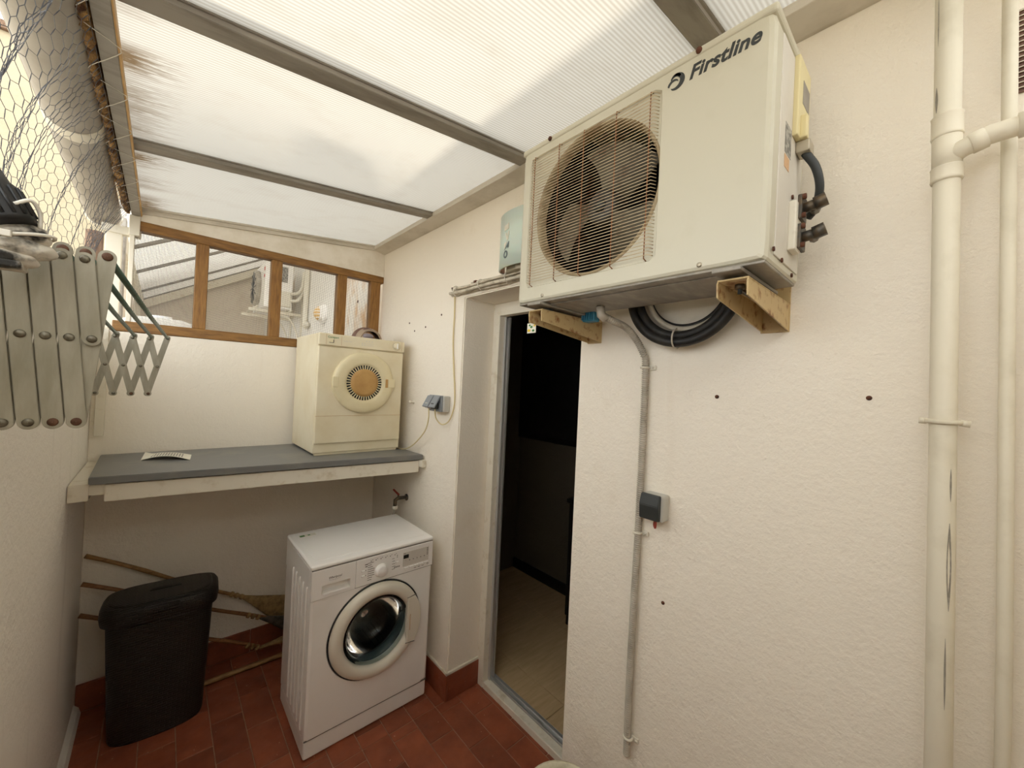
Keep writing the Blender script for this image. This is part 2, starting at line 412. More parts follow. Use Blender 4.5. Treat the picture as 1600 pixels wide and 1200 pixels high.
# ================================================================== SETTING
# ---- yard floor: grout bed and terracotta tiles in running bond
fl = struct(MB().box(-1.44, .25, -3.2, .02, -.08, -.004).build('floor', 'grout'), 'terracotta tiled yard floor')
TW, TL = .1255, .2455
tile_me = {}
def tile_mesh(w, l):
    k = (round(w, 3), round(l, 3))
    if k not in tile_me:
        tile_me[k] = MB().box(-w / 2, w / 2, -l / 2, l / 2, -.012, 0, .0016, 1).mesh('tile', MAT['tile'])
    return tile_me[k]
g = .0034
for k in range(-11, 4):
    x0 = -.189 + k * TW; x1 = x0 + TW
    x0 = max(x0, -1.428); x1 = min(x1, .24)
    if x1 - x0 < .02: continue
    y = -1.217 if k % 2 == 0 else -1.105
    y -= 12 * TL
    while y < -.012:
        a, b = max(y, -3.12), min(y + TL, -.012)
        y += TL
        if b <= a: continue
        for lo, hi, xa, xb in ((-9, -1.83, x0, min(x1, -.001)), (-1.83, -1.05, x0, x1), (-1.05, 9, x0, min(x1, -.001))):
            aa, bb = max(a, lo), min(b, hi)
            if bb - aa > .012 and xb - xa > .012:
                inst(tile_mesh(xb - xa - g, bb - aa - g), 'tile', fl, ((xa + xb) / 2, (aa + bb) / 2, random.uniform(-.0012, 0)), (random.uniform(-.003, .003), random.uniform(-.004, .004), 0))

# ---- right wall with the door opening (a deep plastered reveal)
o = MB().prism([(0, -3.2, -.02), (0, -1.83, -.02), (0, -1.83, 2.13), (0, -1.05, 2.13), (0, -1.05, -.02), (0, 0.02, -.02), (0, 0.02, 3.2), (0, -3.2, 3.2)], (.24, 0, 0), .006).build('wall_right', 'plaster')
wr = struct(o, 'cream plastered wall with a doorway')
# small plugs and screw holes
pm = MB().lathe([(.0055, 0), (.0055, -.002), (.0015, -.0026)], (0, 0, 0), (1, 0, 0), 10, cap1=True).mesh('wall_plug', MAT['rust'])
for y, z in ((-.436, 2.05), (-.646, 2.008), (-.51, 1.994), (-.823, 2.064), (-2.648, 1.686), (-2.198, 1.027), (-2.081, 1.819), (-2.328, 1.672)):
    inst(pm, 'wall_plug', wr, (-.0002, y, z))
# ---- back wall under the window, left wall, wall behind the camera
struct(MB().box(-1.43, 0, 0, .12, -.02, 1.855, .004).build('wall_back', 'plaster'), 'cream plastered wall below the window')
struct(MB().box(-1.56, -1.43, -3.2, .12, -.02, 1.868, .012).build('wall_left', 'plaster_left'), 'grey-stained low plastered wall')
struct(MB().box(-1.56, .24, -3.27, -3.15, -.02, 2.32).build('wall_front', 'plaster'))
# ---- skirtings
sk = sempty('baseboard_right')
def skirt_tiles(par, y0, y1, face_x=None, face_y=None, z1=.135, L=.245, x0=0, x1=0):
    if face_x is not None:
        n = max(1, round((y1 - y0) / L)); s = (y1 - y0) / n
        for i in range(n): MB().box(face_x - .013, face_x, y0 + i * s + .0012, y0 + (i + 1) * s - .0012, 0, z1, .0018, 1).build('skirting_tile', 'tile', par)
    else:
        n = max(1, round((x1 - x0) / L)); s = (x1 - x0) / n
        for i in range(n): MB().box(x0 + i * s + .0012, x0 + (i + 1) * s - .0012, face_y - .013, face_y, 0, z1, .0018, 1).build('skirting_tile', 'tile', par)
skirt_tiles(sk, -1.063, -.016, face_x=0)
skirt_tiles(sk, 0, 0, face_y=-1.05, x0=.0, x1=.205)
MB().box(-.011, 0, -1.061, -.016, .135, .150, .003).build('skirting_cap', 'white_paint', sk)
MB().box(-.011, .205, -1.061, -1.05, .135, .150, .003).build('skirting_cap', 'white_paint', sk)
sb = sempty('baseboard_back')
skirt_tiles(sb, 0, 0, face_y=0, x0=-1.428, x1=-.014, z1=.132)
struct(MB().prism([(-1.43, -3.14, 0), (-1.404, -3.14, 0), (-1.412, -3.14, .03), (-1.43, -3.14, .05)], (0, 3.12, 0)).build('baseboard_left', 'plaster_left'), 'plastered fillet along the foot of the left wall')

# ---- door: painted frame, aluminium track, step
dr = sempty('door_1', 'open doorway with painted frame and aluminium track')
MB().box(.20, .245, -1.105, -1.0505, .0, 2.1295, .003).build('jamb', 'white_paint', dr)
MB().box(.20, .245, -1.8295, -1.775, .0, 2.1295, .003).build('jamb', 'white_paint', dr)
MB().box(.20, .245, -1.7755, -1.1045, 2.06, 2.1295, .003).build('head', 'white_paint', dr)
MB().box(.203, .30, -1.7745, -1.1055, -.02, .033, .004).build('sill', 'white_paint', dr)
t = MB(); t.box(.245, .258, -1.815, -1.07, .035, .045); t.box(.272, .285, -1.815, -1.07, .035, .045); t.box(.245, .285, -1.815, -1.07, .033, .038); t.build('track', 'alu_bright', dr)
t = MB(); t.box(.236, .246, -1.122, -1.105, .035, 2.06); t.box(.262, .272, -1.122, -1.105, .035, 2.06); t.box(.246, .262, -1.112, -1.105, .035, 2.06); t.build('channel', 'alu_bright', dr)
# ---- hall behind the door
struct(MB().box(.24, 1.30, -3.2, -.16, -.06, .02).build('floor_hall', 'grout'), 'hall floor bed')
fh = bpy.data.objects['floor_hall']
xs = [.30, .44, .93, 1.28]; ys = [-3.1, -2.73, -2.11, -1.49, -.87, -.25, -.18]
for i in range(len(xs) - 1):
    for j in range(len(ys) - 1):
        a = MB().box(xs[i] + .001, xs[i+1] - .001, ys[j] + .001, ys[j+1] - .001, .018, .03, .001, 1).build('floor_tile', 'hall_tile', fh)
struct(MB().box(1.28, 1.40, -3.2, -.1, -.06, 2.5).build('wall_hall_far', 'inner_wall_dimmed'))
struct(MB().box(.24, 1.40, -.18, -.06, -.06, 2.5).build('wall_hall_side', 'inner_wall_dimmed'))
struct(MB().box(.24, 1.40, -3.3, -3.2, -.06, 2.5).build('wall_hall_end', 'inner_wall_dimmed'))
struct(MB().box(.24, 1.40, -3.3, -.06, 2.42, 2.5).build('ceiling_hall', 'inner_wall_dimmed'))
struct(MB().box(1.262, 1.28, -3.2, -.18, .03, .115, .003).build('baseboard_hall', 'chest'), 'black skirting in the hall')

# ---- translucent lean-to roof
rf = sempty('ceiling', 'milky twin-wall lean-to roof on aluminium rafters')
def rz(x, off=0): return 2.62 + .115 * x + off
def slope_bar(x0, x1, y0, y1, o0, o1):
    return MB().prism([(x0, y0, rz(x0, o0)), (x1, y0, rz(x1, o0)), (x1, y0, rz(x1, o1)), (x0, y0, rz(x0, o1))], (0, y1 - y0, 0), .0015)
RY = [-.782, -1.560, -2.316, -3.12]
for y in RY:
    r = slope_bar(-1.30, -.02, y - .031, y + .031, 0, .055).build('rafter', 'alu', rf)
    slope_bar(-1.30, -.02, y - .038, y + .038, .014, .019).build('flange', 'alu', r)
edges = [.05] + RY
for i in range(len(edges) - 1):
    y1, y0 = edges[i], edges[i + 1]
    x0, x1 = -1.36, -.005
    P = [(x0, y0, rz(x0, .020)), (x1, y0, rz(x1, .020)), (x1, y1, rz(x1, .020)), (x0, y1, rz(x0, .020)), (x0, y0, rz(x0, .030)), (x1, y0, rz(x1, .030)), (x1, y1, rz(x1, .030)), (x0, y1, rz(x0, .030))]
    b = MB(); b.add(P, [[0, 3, 2, 1], [4, 5, 6, 7], [0, 1, 5, 4], [1, 2, 6, 5], [2, 3, 7, 6], [3, 0, 4, 7]])
    o = b.build('roof_panel', 'sheet', rf); o.data.materials.append(MAT['sheet_skin'])
    for p in o.data.polygons: p.material_index = 0 if p.normal.z < -.5 else 1
lg = MB(); lg.prism([(0, -3.2, 2.588), (-.012, -3.2, 2.588), (-.085, -3.2, 2.604), (-.085, -3.2, 2.63), (0, -3.2, 2.66)], (0, 3.22, 0), .001); lg.build('ledger', 'alu_underlit', rf)
eb = MB(); eb.box(-1.322, -1.287, -3.2, .03, 2.445, 2.492, .002); eb.build('eaves_beam', 'alu', rf)
MB().box(-1.287, -1.283, -3.2, .0, 2.447, 2.470).build('bead', 'tan', rf)
bb = MB(); bb.prism([(-1.30, -.012, rz(-1.30, -.012)), (-.01, -.012, rz(-.01, -.012)), (-.01, -.012, rz(-.01, .018)), (-1.30, -.012, rz(-1.30, .018))], (0, .07, 0), .001)
bb.prism([(-1.30, -.022, rz(-1.30, .010)), (-.01, -.022, rz(-.01, .010)), (-.01, -.022, rz(-.01, .020)), (-1.30, -.022, rz(-1.30, .020))], (0, .02, 0), .001); bb.build('end_channel', 'alu_underlit', rf)
struct(MB().prism([(-1.30, 0, 2.424), (-.001, 0, 2.424), (-.001, 0, rz(0, -.012)), (-1.30, 0, rz(-1.30, -.012))], (0, .05, 0), .001).build('trim_1', 'trim_white'), 'white tapering board between window and roof')

# ---- window: pine frame, insect screens
wn = sempty('window_1', 'long pine window frame with insect screens')
MB().box(-1.37, -.001, -.004, .062, 1.856, 1.908, .004).build('bottom_rail', 'wood', wn)
MB().box(-1.30, -.001, -.004, .062, 2.376, 2.424, .004).build('top_rail', 'wood', wn)
for x0, x1 in ((-1.064, -1.008), (-.706, -.648), (-.318, -.258), (-.092, -.022)):
    MB().box(x0, x1, -.001, .058, 1.908, 2.376, .003).build('mullion', 'wood_v', wn)
MB().box(-1.325, -1.307, 0, .05, 1.908, 2.41, .002).build('stile', 'white_paint', wn)
for x0, x1 in ((-1.307, -1.064), (-1.008, -.706), (-.648, -.318), (-.258, -.092)):
    b = MB(); h = .0006; p = .0058
    x = x0 + p / 2
    while x < x1: b.box(x - h, x + h, .03, .0308, 1.908, 2.376); x += p
    z = 1.908 + p / 2
    while z < 2.376: b.box(x0, x1, .0306, .0312, z - h, z + h); z += p
    o = b.build('insect_screen', 'wire', wn); o['kind'] = 'stuff'

# ================================================================== APPLIANCES
# ---- air conditioner outdoor unit on the right wall
AX, AYc, AZc = -.33, -2.10, 2.192      # fan centre on the front face
acu = thing('air_conditioner', 'large cream outdoor air conditioner unit with round fan grille above the doorway', 'air conditioner', (-.21, -2.175, 1.937))
def TA(p): return Vector((AX + p.z, AYc - p.x, AZc + p.y))    # local: x right, y up, z into the wall
ang = [2 * PI * k / 96 for k in range(96)]
cor = [math.atan2(y, x) for x in (-.275, .425) for y in (-.252, .232)]
ang = sorted(set([a % (2 * PI) for a in ang + cor]))
u0, u1, v0, v1 = -.275, .425, -.252, .232
b = MB(TA)
loops = [rr_loop(ang, u0, u1, v0, v1, .012, .235), rr_loop(ang, u0, u1, v0, v1, .012, .012), rr_loop(ang, u0 + .004, u1 - .004, v0 + .004, v1 - .002, .012, .003), rr_loop(ang, u0 + .012, u1 - .012, v0 + .010, v1 - .004, .010, 0),
         rr_loop(ang, -.240, .198, -.206, .205, .018, 0), rr_loop(ang, -.236, .194, -.202, .201, .016, .006), circ(ang, .204, .006)]
b.loft(loops, cap0=True, cap1=False, smooth=False); b.build('cabinet', 'ac_body', acu)
b = MB(TA); b.loft([circ(ang, .2045, .0065), circ(ang, .202, .001), circ(ang, .197, .002), circ(ang, .193, .012), circ(ang, .192, .032)], False, False); b.build('bellmouth', 'bell', acu, recalc=False)
b = MB(TA); b.loft([circ(ang, .192, .031), circ(ang, .235, .04), circ(ang, .235, .21)], False, True); b.build('shroud', 'shroud_black', acu)
# lid
b = MB(TA); b.box(u0 - .003, u1 + .003, v1 - .006, v1 + .014, -.003, .24, .007, 3); b.build('lid', 'ac_body', acu)
for x, y in ((-.158, v1 + .004), (.28, v1 + .004)): MB(TA).lathe([(.0001, -.0085), (.006, -.007), (.007, -.002)], (x, y, 0), (0, 0, 1), 12).build('lid_screw', 'rust', acu)
# guard wires
wh = MB(TA).tube([(-.236, 0, 0), (-.232, 0, -.012), (.190, 0, -.012), (.194, 0, 0)], .0011, 5)
for k in range(47):
    y = -.192 + k * .0084
    o = MB(lambda p, y=y: TA(p + Vector((0, y, .001)))).tube([(-.230, 0, .004), (-.224, 0, -.010), (.182, 0, -.010), (.188, 0, .004)], .00095, 5).build('guard_wire', 'rust_wire', acu)
for x in (-.214, -.115, -.025, .078, .172):
    MB(TA).tube([(x, -.203, .004), (x, -.199, -.0075), (x, .199, -.0075), (x, .203, .004)], .0015, 6).build('guard_wire', 'rust_wire_v', acu)
# fan
fan = MB(TA).lathe([(.0005, .045), (.038, .046), (.048, .052), (.05, .075), (.05, .11)], (0, 0, 0), (0, 0, 1), 28).build('fan', 'fan_dark', acu)
b = MB(TA).lathe([(.0005, .035), (.018, .036), (.02, .046)], (0, 0, 0), (0, 0, 1), 16); b.build('hub_cap', 'dark_grey', fan)
for a0 in (58, 178, 298):
    vs_, fs_ = [], []; NR, NA = 8, 10
    for i in range(NR + 1):
        r = .040 + (.176 - .040) * i / NR
        half = math.radians(30 + 8 * i / NR)
        for j in range(NA + 1):
            t_ = j / NA; th = math.radians(a0) + (t_ * 2 - 1) * half + .25 * (r - .04) / .136
            dz = .105 - .055 * t_ - .012 * math.sin(PI * t_)
            vs_.append((math.cos(th) * r, math.sin(th) * r, dz))
    for i in range(NR):
        for j in range(NA): q = i * (NA + 1) + j; fs_.append([q, q + 1, q + NA + 2, q + NA + 1])
    n_ = len(vs_); vs2 = vs_ + [(x, y, z + .003) for x, y, z in vs_]; fs2 = fs_ + [[n_ + q for q in f[::-1]] for f in fs_]
    b = MB(TA); b.add(vs2, fs2, True); b.build('blade', 'fan', fan)
# lettering and emblem on the front
b = MB(TA)
text_mesh(b, 'Firstline', .0415, lambda c: (c.x + .2585, c.y + .1835, -.0004 - c.z), shear=.28, bold=.0011, space=1.04); b.build('lettering', 'dark_grey', acu)
b = MB(TA)
def crescent(cx, cy, R, r, dx, dy, a0, a1, n=18):
    P = [(cx + R * math.cos(a0 + (a1 - a0) * k / n), cy + R * math.sin(a0 + (a1 - a0) * k / n), -.0003) for k in range(n + 1)]
    Q = [(cx + dx + r * math.cos(a0 + (a1 - a0) * k / n), cy + dy + r * math.sin(a0 + (a1 - a0) * k / n), -.0003) for k in range(n + 1)]
    for k in range(n): b.add([P[k], P[k+1], Q[k+1], Q[k], *[(x, y, z - .0007) for x, y, z in (P[k], P[k+1], Q[k+1], Q[k])]], [[0, 1, 2, 3], [4, 7, 6, 5], [0, 1, 5, 4], [2, 3, 7, 6]])
crescent(.231, .196, .0185, .0135, -.006, .001, -2.2, 2.0)
crescent(.229, .203, .0125, .0095, -.002, -.004, .3, 2.9)
crescent(.223, .191, .0135, .0115, .002, -.003, .6, 3.0)
b.build('emblem', 'dark_grey', acu)
# front screws
for x, y in ((-.164, -.238), (.300, -.238)): MB(TA).lathe([(.0055, 0), (.0055, -.0015), (.003, -.003), (.0004, -.0032)], (x, y, 0), (0, 0, 1), 12).build('screw', 'chrome', acu)
# right side: seam panel, terminal cover with painted recess shade, label, valve plate, valves
b = MB(TA); b.box(u1 - .001, u1 + .002, v0 + .02, v1 - .02, .045, .22, .001, 1); b.build('side_panel', 'ac_side', acu)
b = MB(TA); b.box(u1, u1 + .012, .045, v1 - .015, .13, .225, .003); tcv = b.build('terminal_cover', 'ac_cover', acu)
b = MB(TA); b.box(u1 + .0115, u1 + .0128, .125, .175, .16, .215, .0004, 1); b.build('recess_shade', 'ac_under', tcv)  # flat darker patch painting the shadow of a hand recess
b = MB(TA); b.box(u1 + .010, u1 + .024, .045, .095, .15, .168, .003); b.build('cable_cover', 'ac_cover', tcv)
b = MB(TA); b.box(u1 + .002, u1 + .028, .020, .045, .16, .20, .003); b.build('cable_clamp', 'chrome', acu)
b = MB(TA); b.box(u1 + .0018, u1 + .0026, -.01, .052, .08, .125); b.build('rating_label', 'grey_label', acu)
b = MB(TA); b.box(u1 + .0018, u1 + .0027, -.04, -.014, .08, .115); b.build('warning_label', 'orange_label', acu)
b = MB(TA); b.box(u1 + .001, u1 + .016, -.20, -.095, .13, .175, .003); b.build('valve_plate', 'white_pvc', acu)
for vy in (-.105, -.168):
    b = MB(TA); b.box(u1 + .014, u1 + .022, vy - .026, vy + .026, .145, .19, .002)
    b.tube([(u1 + .018, vy, .165), (u1 + .045, vy + .004, .165)], .011, 10); b.tube([(u1 + .040, vy + .004, .165), (u1 + .060, vy + .010, .165)], .014, 6)
    b.tube([(u1 + .035, vy, .165), (u1 + .035, vy + .010, .19), (u1 + .03, vy + .014, .225)], .010, 8)
    vl = b.build('valve', 'brass_dark', acu)
    for dy in (-.02, .02): MB(TA).lathe([(.006, 0), (.006, .006), (.001, .0065)], (u1 + .022, vy + dy, .15), (1, 0, 0), 6).build('bolt', 'rust', vl)
b = MB(TA).tube(spline([(u1 + .016, .024, .18), (u1 + .034, -.01, .19), (u1 + .040, -.05, .205), (u1 + .030, -.085, .225), (u1 + .015, -.10, .236)], 6), .0085, 10); b.build('power_lead', 'dark_grey', acu)
for y, d in ((-.225, .03), (-.232, .09), (-.245, .17), (-.08, .15)): MB(TA).lathe([(.005, 0), (.005, .003), (.001, .0035)], (u1 + .002, y, d), (1, 0, 0), 8).build('side_screw', 'rust', acu)
# underside pan and mounting rails
b = MB(TA); b.box(u0 + .004, u1 - .004, v0 - .004, v0 + .002, .006, .232, .002); 
b.box(u0 + .06, u1 - .06, v0 - .008, v0 - .003, .04, .20, .003); b.build('base_pan', 'ac_under', acu)
for x in (-.215, .33):
    b = MB(TA); b.box(x, x + .055, v0 - .014, v0 - .006, -.012, .25, .002); b.build('mounting_rail', 'ac_under', acu)
# ---- wall brackets under it
def bracket(y0, y1, xf, label):
    br = thing('wall_bracket', label, 'bracket', (-.001, (y0 + y1) / 2, 1.845), 'brackets under the air conditioner')
    zt = 1.914
    for y in (y0, y1 - .003):
        MB().prism([(-.004, y, 1.848), (-.004, y, zt), (xf, y, zt), (xf - .003, y, zt - .006), (xf, y, zt - .034)], (0, .003, 0)).build('web', 'bracket', br)
    MB().box(xf, -.004, y0, y1, zt, zt + .004, .001, 1).build('top_flange', 'bracket', br)
    MB().box(-.0045, -.0005, y0 - .002, y1 + .002, 1.845, 1.995, .001, 1).build('wall_plate', 'bracket', br)
    ym = (y0 + y1) / 2
    b = MB(); b.lathe([(.0001, 0), (.022, .0), (.024, .004), (.020, .012)], (xf + .045, ym, zt + .004), (0, 0, 1), 14); b.tube([(xf + .045, ym, zt - .02), (xf + .045, ym, zt + .02)], .0045, 8)
    b.build('rubber_foot', 'dark_grey', br)
    b = MB(); b.tube([(xf + .045, ym, zt - .010), (xf + .045, ym, zt)], .010, 6); b.tube([(xf + .045, ym, zt - .008), (xf + .08, ym, zt - .010), (xf + .12, ym, zt - .012)], .005, 6); b.build('bolt', 'brass_dark', br)
bracket(-1.925, -1.868, -.315, 'rusty beige bracket under the fan end of the air conditioner, beside the doorway')
bracket(-2.492, -2.432, -.315, 'beige bracket under the lettered end of the air conditioner, towards the drain pipe')
# ---- hose coil hanging behind
hc = thing('hose_coil', 'coil of black hose hanging behind the air conditioner', 'hose', (-.05, -2.235, 1.81))
def coil(R, x, r, cz, cy, mat, name, a0=PI * .97, a1=PI * 2.03):
    MB().tube([(x, cy + R * math.cos(a), cz + R * math.sin(a)) for a in [a0 + (a1 - a0) * k / 40 for k in range(41)]], r, 10).build(name, mat, hc)
coil(.160, -.050, .0145, 1.987, -2.232, 'black_rubber', 'hose'); coil(.150, -.026, .013, 1.985, -2.228, 'black_rubber', 'hose')
coil(.138, -.048, .013, 1.985, -2.235, 'black_rubber', 'hose'); coil(.124, -.042, .008, 1.990, -2.25, 'conduit', 'hose'); coil(.118, -.026, .007, 1.995, -2.24, 'black_rubber', 'hose')
b = MB(); a = 1.52 * PI; ca, sa = math.cos(a), math.sin(a)
b.tube([(-.042 + .032 * math.cos(t_), -2.232 + (.147 + .030 * math.sin(t_)) * ca, 1.987 + (.147 + .030 * math.sin(t_)) * sa) for t_ in [2 * PI * k / 20 for k in range(20)]], .0025, 6, closed=True); b.build('cable_tie', 'conduit', hc)
# ---- drain hose (grey corrugated) and its clips
dh = thing('drain_hose', 'grey corrugated drain hose running down the wall from the air conditioner', 'hose', (-.012, -2.108, .5))
path = spline([(-.19, -2.05, 1.928), (-.185, -2.055, 1.905), (-.15, -2.072, 1.890), (-.10, -2.085, 1.876), (-.055, -2.095, 1.845), (-.022, -2.105, 1.80), (-.016, -2.112, 1.75), (-.016, -2.113, 1.5), (-.016, -2.112, 1.25), (-.016, -2.108, .95), (-.016, -2.106, .70), (-.016, -2.108, .50)], 30)
L = [0]
for i in range(1, len(path)): L.append(L[-1] + (path[i] - path[i-1]).length)
def along(s):
    for i in range(1, len(L)):
        if L[i] >= s: k = (s - L[i-1]) / max(1e-9, L[i] - L[i-1]); return path[i-1].lerp(path[i], k)
    return path[-1]
pts, rs, s_ = [], [], 0.0; k = 0
while s_ < L[-1]:
    pts.append(along(s_)); rs.append((.0114, .0114, .0084, .0084)[k % 4]); k += 1; s_ += .0017
MB().tube(pts, rs, 10).build('corrugated_hose', 'conduit', dh)
MB().tube([(-.19, -2.05, 1.931), (-.188, -2.053, 1.905), (-.175, -2.060, 1.896)], [.013, .014, .014], 12).build('elbow', 'conduit', dh)
for z in (1.755, 1.221, .56):
    b = MB(); b.tube([(-.016 + .0125 * math.cos(t_), -2.110 + .0125 * math.sin(t_), z) for t_ in [2 * PI * q / 20 for q in range(20)]], .004, 6, closed=True); b.box(-.008, -.001, -2.142, -2.118, z - .008, z + .008, .002)
    b.lathe([(.004, 0), (.004, -.003), (.001, -.0035)], (-.008, -2.134, z), (1, 0, 0), 8); b.build('clip', 'white_pvc', dh)
# ---- switch box
sw = thing('switch_box', 'pale weatherproof switch box with black rocker cover beside the drain hose', 'switch', (-.001, -2.168, 1.27))
MB().box(-.042, -.001, -2.205, -2.135, 1.282, 1.362, .006).build('back_box', 'socket_light', sw)
MB().prism([(-.040, -2.197, 1.284), (-.056, -2.197, 1.286), (-.060, -2.197, 1.33), (-.050, -2.197, 1.362), (-.040, -2.197, 1.362)], (0, .062, 0), .002).build('rocker', 'dark_grey', sw)
MB().tube(spline([(-.03, -2.178, 1.284), (-.034, -2.180, 1.268), (-.03, -2.176, 1.258), (-.026, -2.170, 1.266), (-.03, -2.174, 1.284)], 5), .0028, 6).build('red_wire', 'red', sw)

# ---- waste pipes at the right edge
def pipe_line(pts, r, n=20): return MB().tube(pts, r, n)
dp = thing('drain_pipe', 'thick cream painted vertical drain pipe with branch tee on the right wall', 'pipe', (-.03, -2.785, 0))
bx = -.075
def py(z): return -2.790 + (z - 0) * .0185
MB().tube([(bx, py(.0), 0), (bx, py(1.2), 1.2), (bx, py(2.62), 2.62)], .0185, 24).build('pipe', 'pipe', dp)
for z0, z1 in ((2.105, 2.135), (2.19, 2.235)):
    MB().lathe([(.0185, 0), (.0215, .001), (.0225, .004), (.0215, .008), (.0215, z1 - z0 - .004), (.0225, z1 - z0 - .002), (.0185, z1 - z0)], (bx, py(z0), z0), (0, .0185, 1), 24).build('collar', 'pipe', dp)
MB().tube([(bx, py(2.13), 2.13), (bx, py(2.2), 2.2)], .0205, 24).build('tee', 'pipe', dp)
MB().tube([(bx, -2.752, 2.145), (bx - .008, -2.768, 2.158), (bx - .012, -2.80, 2.168), (bx - .012, -2.97, 2.178)], [.012, .0165, .0165, .0165], 20).build('branch', 'pipe', dp)
MB().lathe([(.0165, 0), (.0185, .001), (.0185, .02), (.0165, .021)], (bx - .010, -2.778, 2.161), (0, -.9, .28), 20).build('branch_socket', 'pipe', dp)
MB().lathe([(.0165, 0), (.021, .001), (.021, .05), (.0165, .051)], (bx - .012, -2.832, 2.170), (0, -1, .06), 20).build('branch_socket', 'pipe', dp)
b = MB(); b.tube([(bx + .0215 * math.cos(t_), py(1.646) + .0215 * math.sin(t_), 1.646) for t_ in [2 * PI * q / 24 for q in range(24)]], .0045, 6, closed=True)
b.tube([(bx, py(1.646) + .021, 1.646), (bx, py(1.646) + .032, 1.646)], .006, 8); b.tube([(bx, py(1.646) - .021, 1.646), (bx, py(1.646) - .034, 1.644)], .006, 8); b.tube([(bx + .02, py(1.646), 1.646), (-.0, py(1.646), 1.646)], .004, 8); b.build('pipe_clamp', 'pipe', dp)
def scuff(z0, z1, th, wd):
    b = MB(); P = []
    for k in range(7):
        z = z0 + (z1 - z0) * k / 6; ww = wd * math.sin(PI * (k + .3) / 6.6)
        P.append([(bx + .01865 * math.cos(th + d), py(z) + .01865 * math.sin(th + d), z) for d in (-ww, ww)])
    b.add([q for p in P for q in p], [[2*k, 2*k+1, 2*k+3, 2*k+2] for k in range(6)]); b.build('scuff', 'pipe_scuff', dp)
scuff(2.37, 2.47, 2.35, .06); scuff(2.24, 2.29, 2.25, .16); scuff(1.50, 1.56, 3.75, .09); scuff(1.30, 1.46, 3.7, .2); scuff(1.12, 1.25, 3.5, .08)
tp = thing('thin_pipe', 'thin cream painted vertical pipe at the right edge behind the branch', 'pipe', (-.02, -2.83, 0))
MB().tube([(-.030, -2.860, 0), (-.030, -2.846, 1.2), (-.030, -2.818, 2.62)], .0100, 16).build('pipe', 'pipe', tp)
for z in (.6, 1.9):
    MB().box(-.022, 0, -2.850 - (1.2 - z) * .014, -2.842 - (1.2 - z) * .014, z - .006, z + .006, .002).build('pipe_clip', 'pipe', tp)
vg = thing('vent_grille', 'brown-stained louvred vent grille beside the thin pipe', 'vent', (-.006, -2.90, 2.276))
MB().box(-.004, -.0005, -2.975, -2.826, 2.27, 2.43, .001, 1).build('backing', 'brown', vg)
for k in range(16):
    z = 2.276 + k * .0098
    MB().prism([(-.004, -2.975, z + .003), (-.010, -2.975, z), (-.010, -2.975, z + .0015), (-.004, -2.975, z + .0048)], (0, .149, 0)).build('louvre', 'pipe', vg)

# ---- mint wall lamp, cables over the door
wl = thing('wall_lamp', 'mint green curved wall lamp half hidden behind the air conditioner', 'lamp', (-.01, -1.52, 2.19))
arc = [(-.012 - .085 * math.sin(PI * k / 20) ** .8, -1.375 - .29 * (1 - math.cos(PI * k / 20)) / 2) for k in range(21)]
b = MB(); n_ = len(arc); vs_ = []
for sgn, (z0, z1) in ((0, (2.19, 2.43)), (1, (2.19, 2.43))):
    for x, y in arc:
        q = .92 if sgn else 1; xx = x * q; yy = -1.52 + (y + 1.52) * (.975 if sgn else 1)
        vs_ += [(xx, yy, z0), (xx, yy, z1)]
fs_ = []
for s in (0, 1):
    for k in range(n_ - 1): q = s * 2 * n_ + 2 * k; fs_.append([q, q + 2, q + 3, q + 1])
for k in range(n_ - 1):
    a_, c_ = 2 * k, 2 * n_ + 2 * k; fs_ += [[a_, c_, c_ + 2, a_ + 2], [a_ + 1, a_ + 3, c_ + 3, c_ + 1]]
for k in (0, n_ - 1): a_, c_ = 2 * k, 2 * n_ + 2 * k; fs_.append([a_, a_ + 1, c_ + 1, c_])
b.add(vs_, fs_, True); b.build('shade', 'mint', wl)
MB().prism([(-.004, -1.39, 2.178), (-.004, -1.65, 2.178), (-.055, -1.60, 2.178), (-.072, -1.52, 2.178), (-.055, -1.44, 2.178)], (0, 0, .03), .002).build('base_plate', 'chrome', wl)
# marks down its edge
b1 = MB(); b2 = MB()
def on_shade(tpar, z, out=.0012):
    k = tpar * 20; i = min(19, int(k)); f = k - i; x = arc[i][0] + (arc[i+1][0] - arc[i][0]) * f; y = arc[i][1] + (arc[i+1][1] - arc[i][1]) * f
    return Vector((x - out * 1.6, y, z))
def mark(b, poly):
    P = [on_shade(u, z) for u, z in poly]; Q = [on_shade(u, z, .0004) for u, z in poly]; n = len(P)
    b.add(P + Q, [list(range(n)), list(range(n, 2 * n))[::-1]] + [[k, (k + 1) % n, n + (k + 1) % n, n + k] for k in range(n)])
DU = .20
_mark = mark
def mark(b, poly): _mark(b, [(u + DU, z) for u, z in poly])
mark(b1, [(.16, 2.348), (.24, 2.352), (.24, 2.376), (.16, 2.370)]); mark(b1, [(.18, 2.335), (.215, 2.302), (.235, 2.302), (.25, 2.34), (.23, 2.34), (.222, 2.315), (.20, 2.337)])
mark(b2, [(.17, 2.262), (.25, 2.296), (.25, 2.270), (.235, 2.266), (.225, 2.274)]); mark(b1, [(.17, 2.268), (.17, 2.294), (.22, 2.296)])
R0 = [(.20 + .035 * math.cos(t_), 2.243 + .017 * math.sin(t_)) for t_ in [2 * PI * q / 16 for q in range(16)]]; R1 = [(.20 + .017 * math.cos(t_), 2.243 + .010 * math.sin(t_)) for t_ in [2 * PI * q / 16 for q in range(16)]]
for q in range(16): mark(b2, [R0[q], R0[(q + 1) % 16], R1[(q + 1) % 16], R1[q]])
b1.build('pale_mark', 'white_pvc', wl); b2.build('dark_mark', 'gasket', wl)

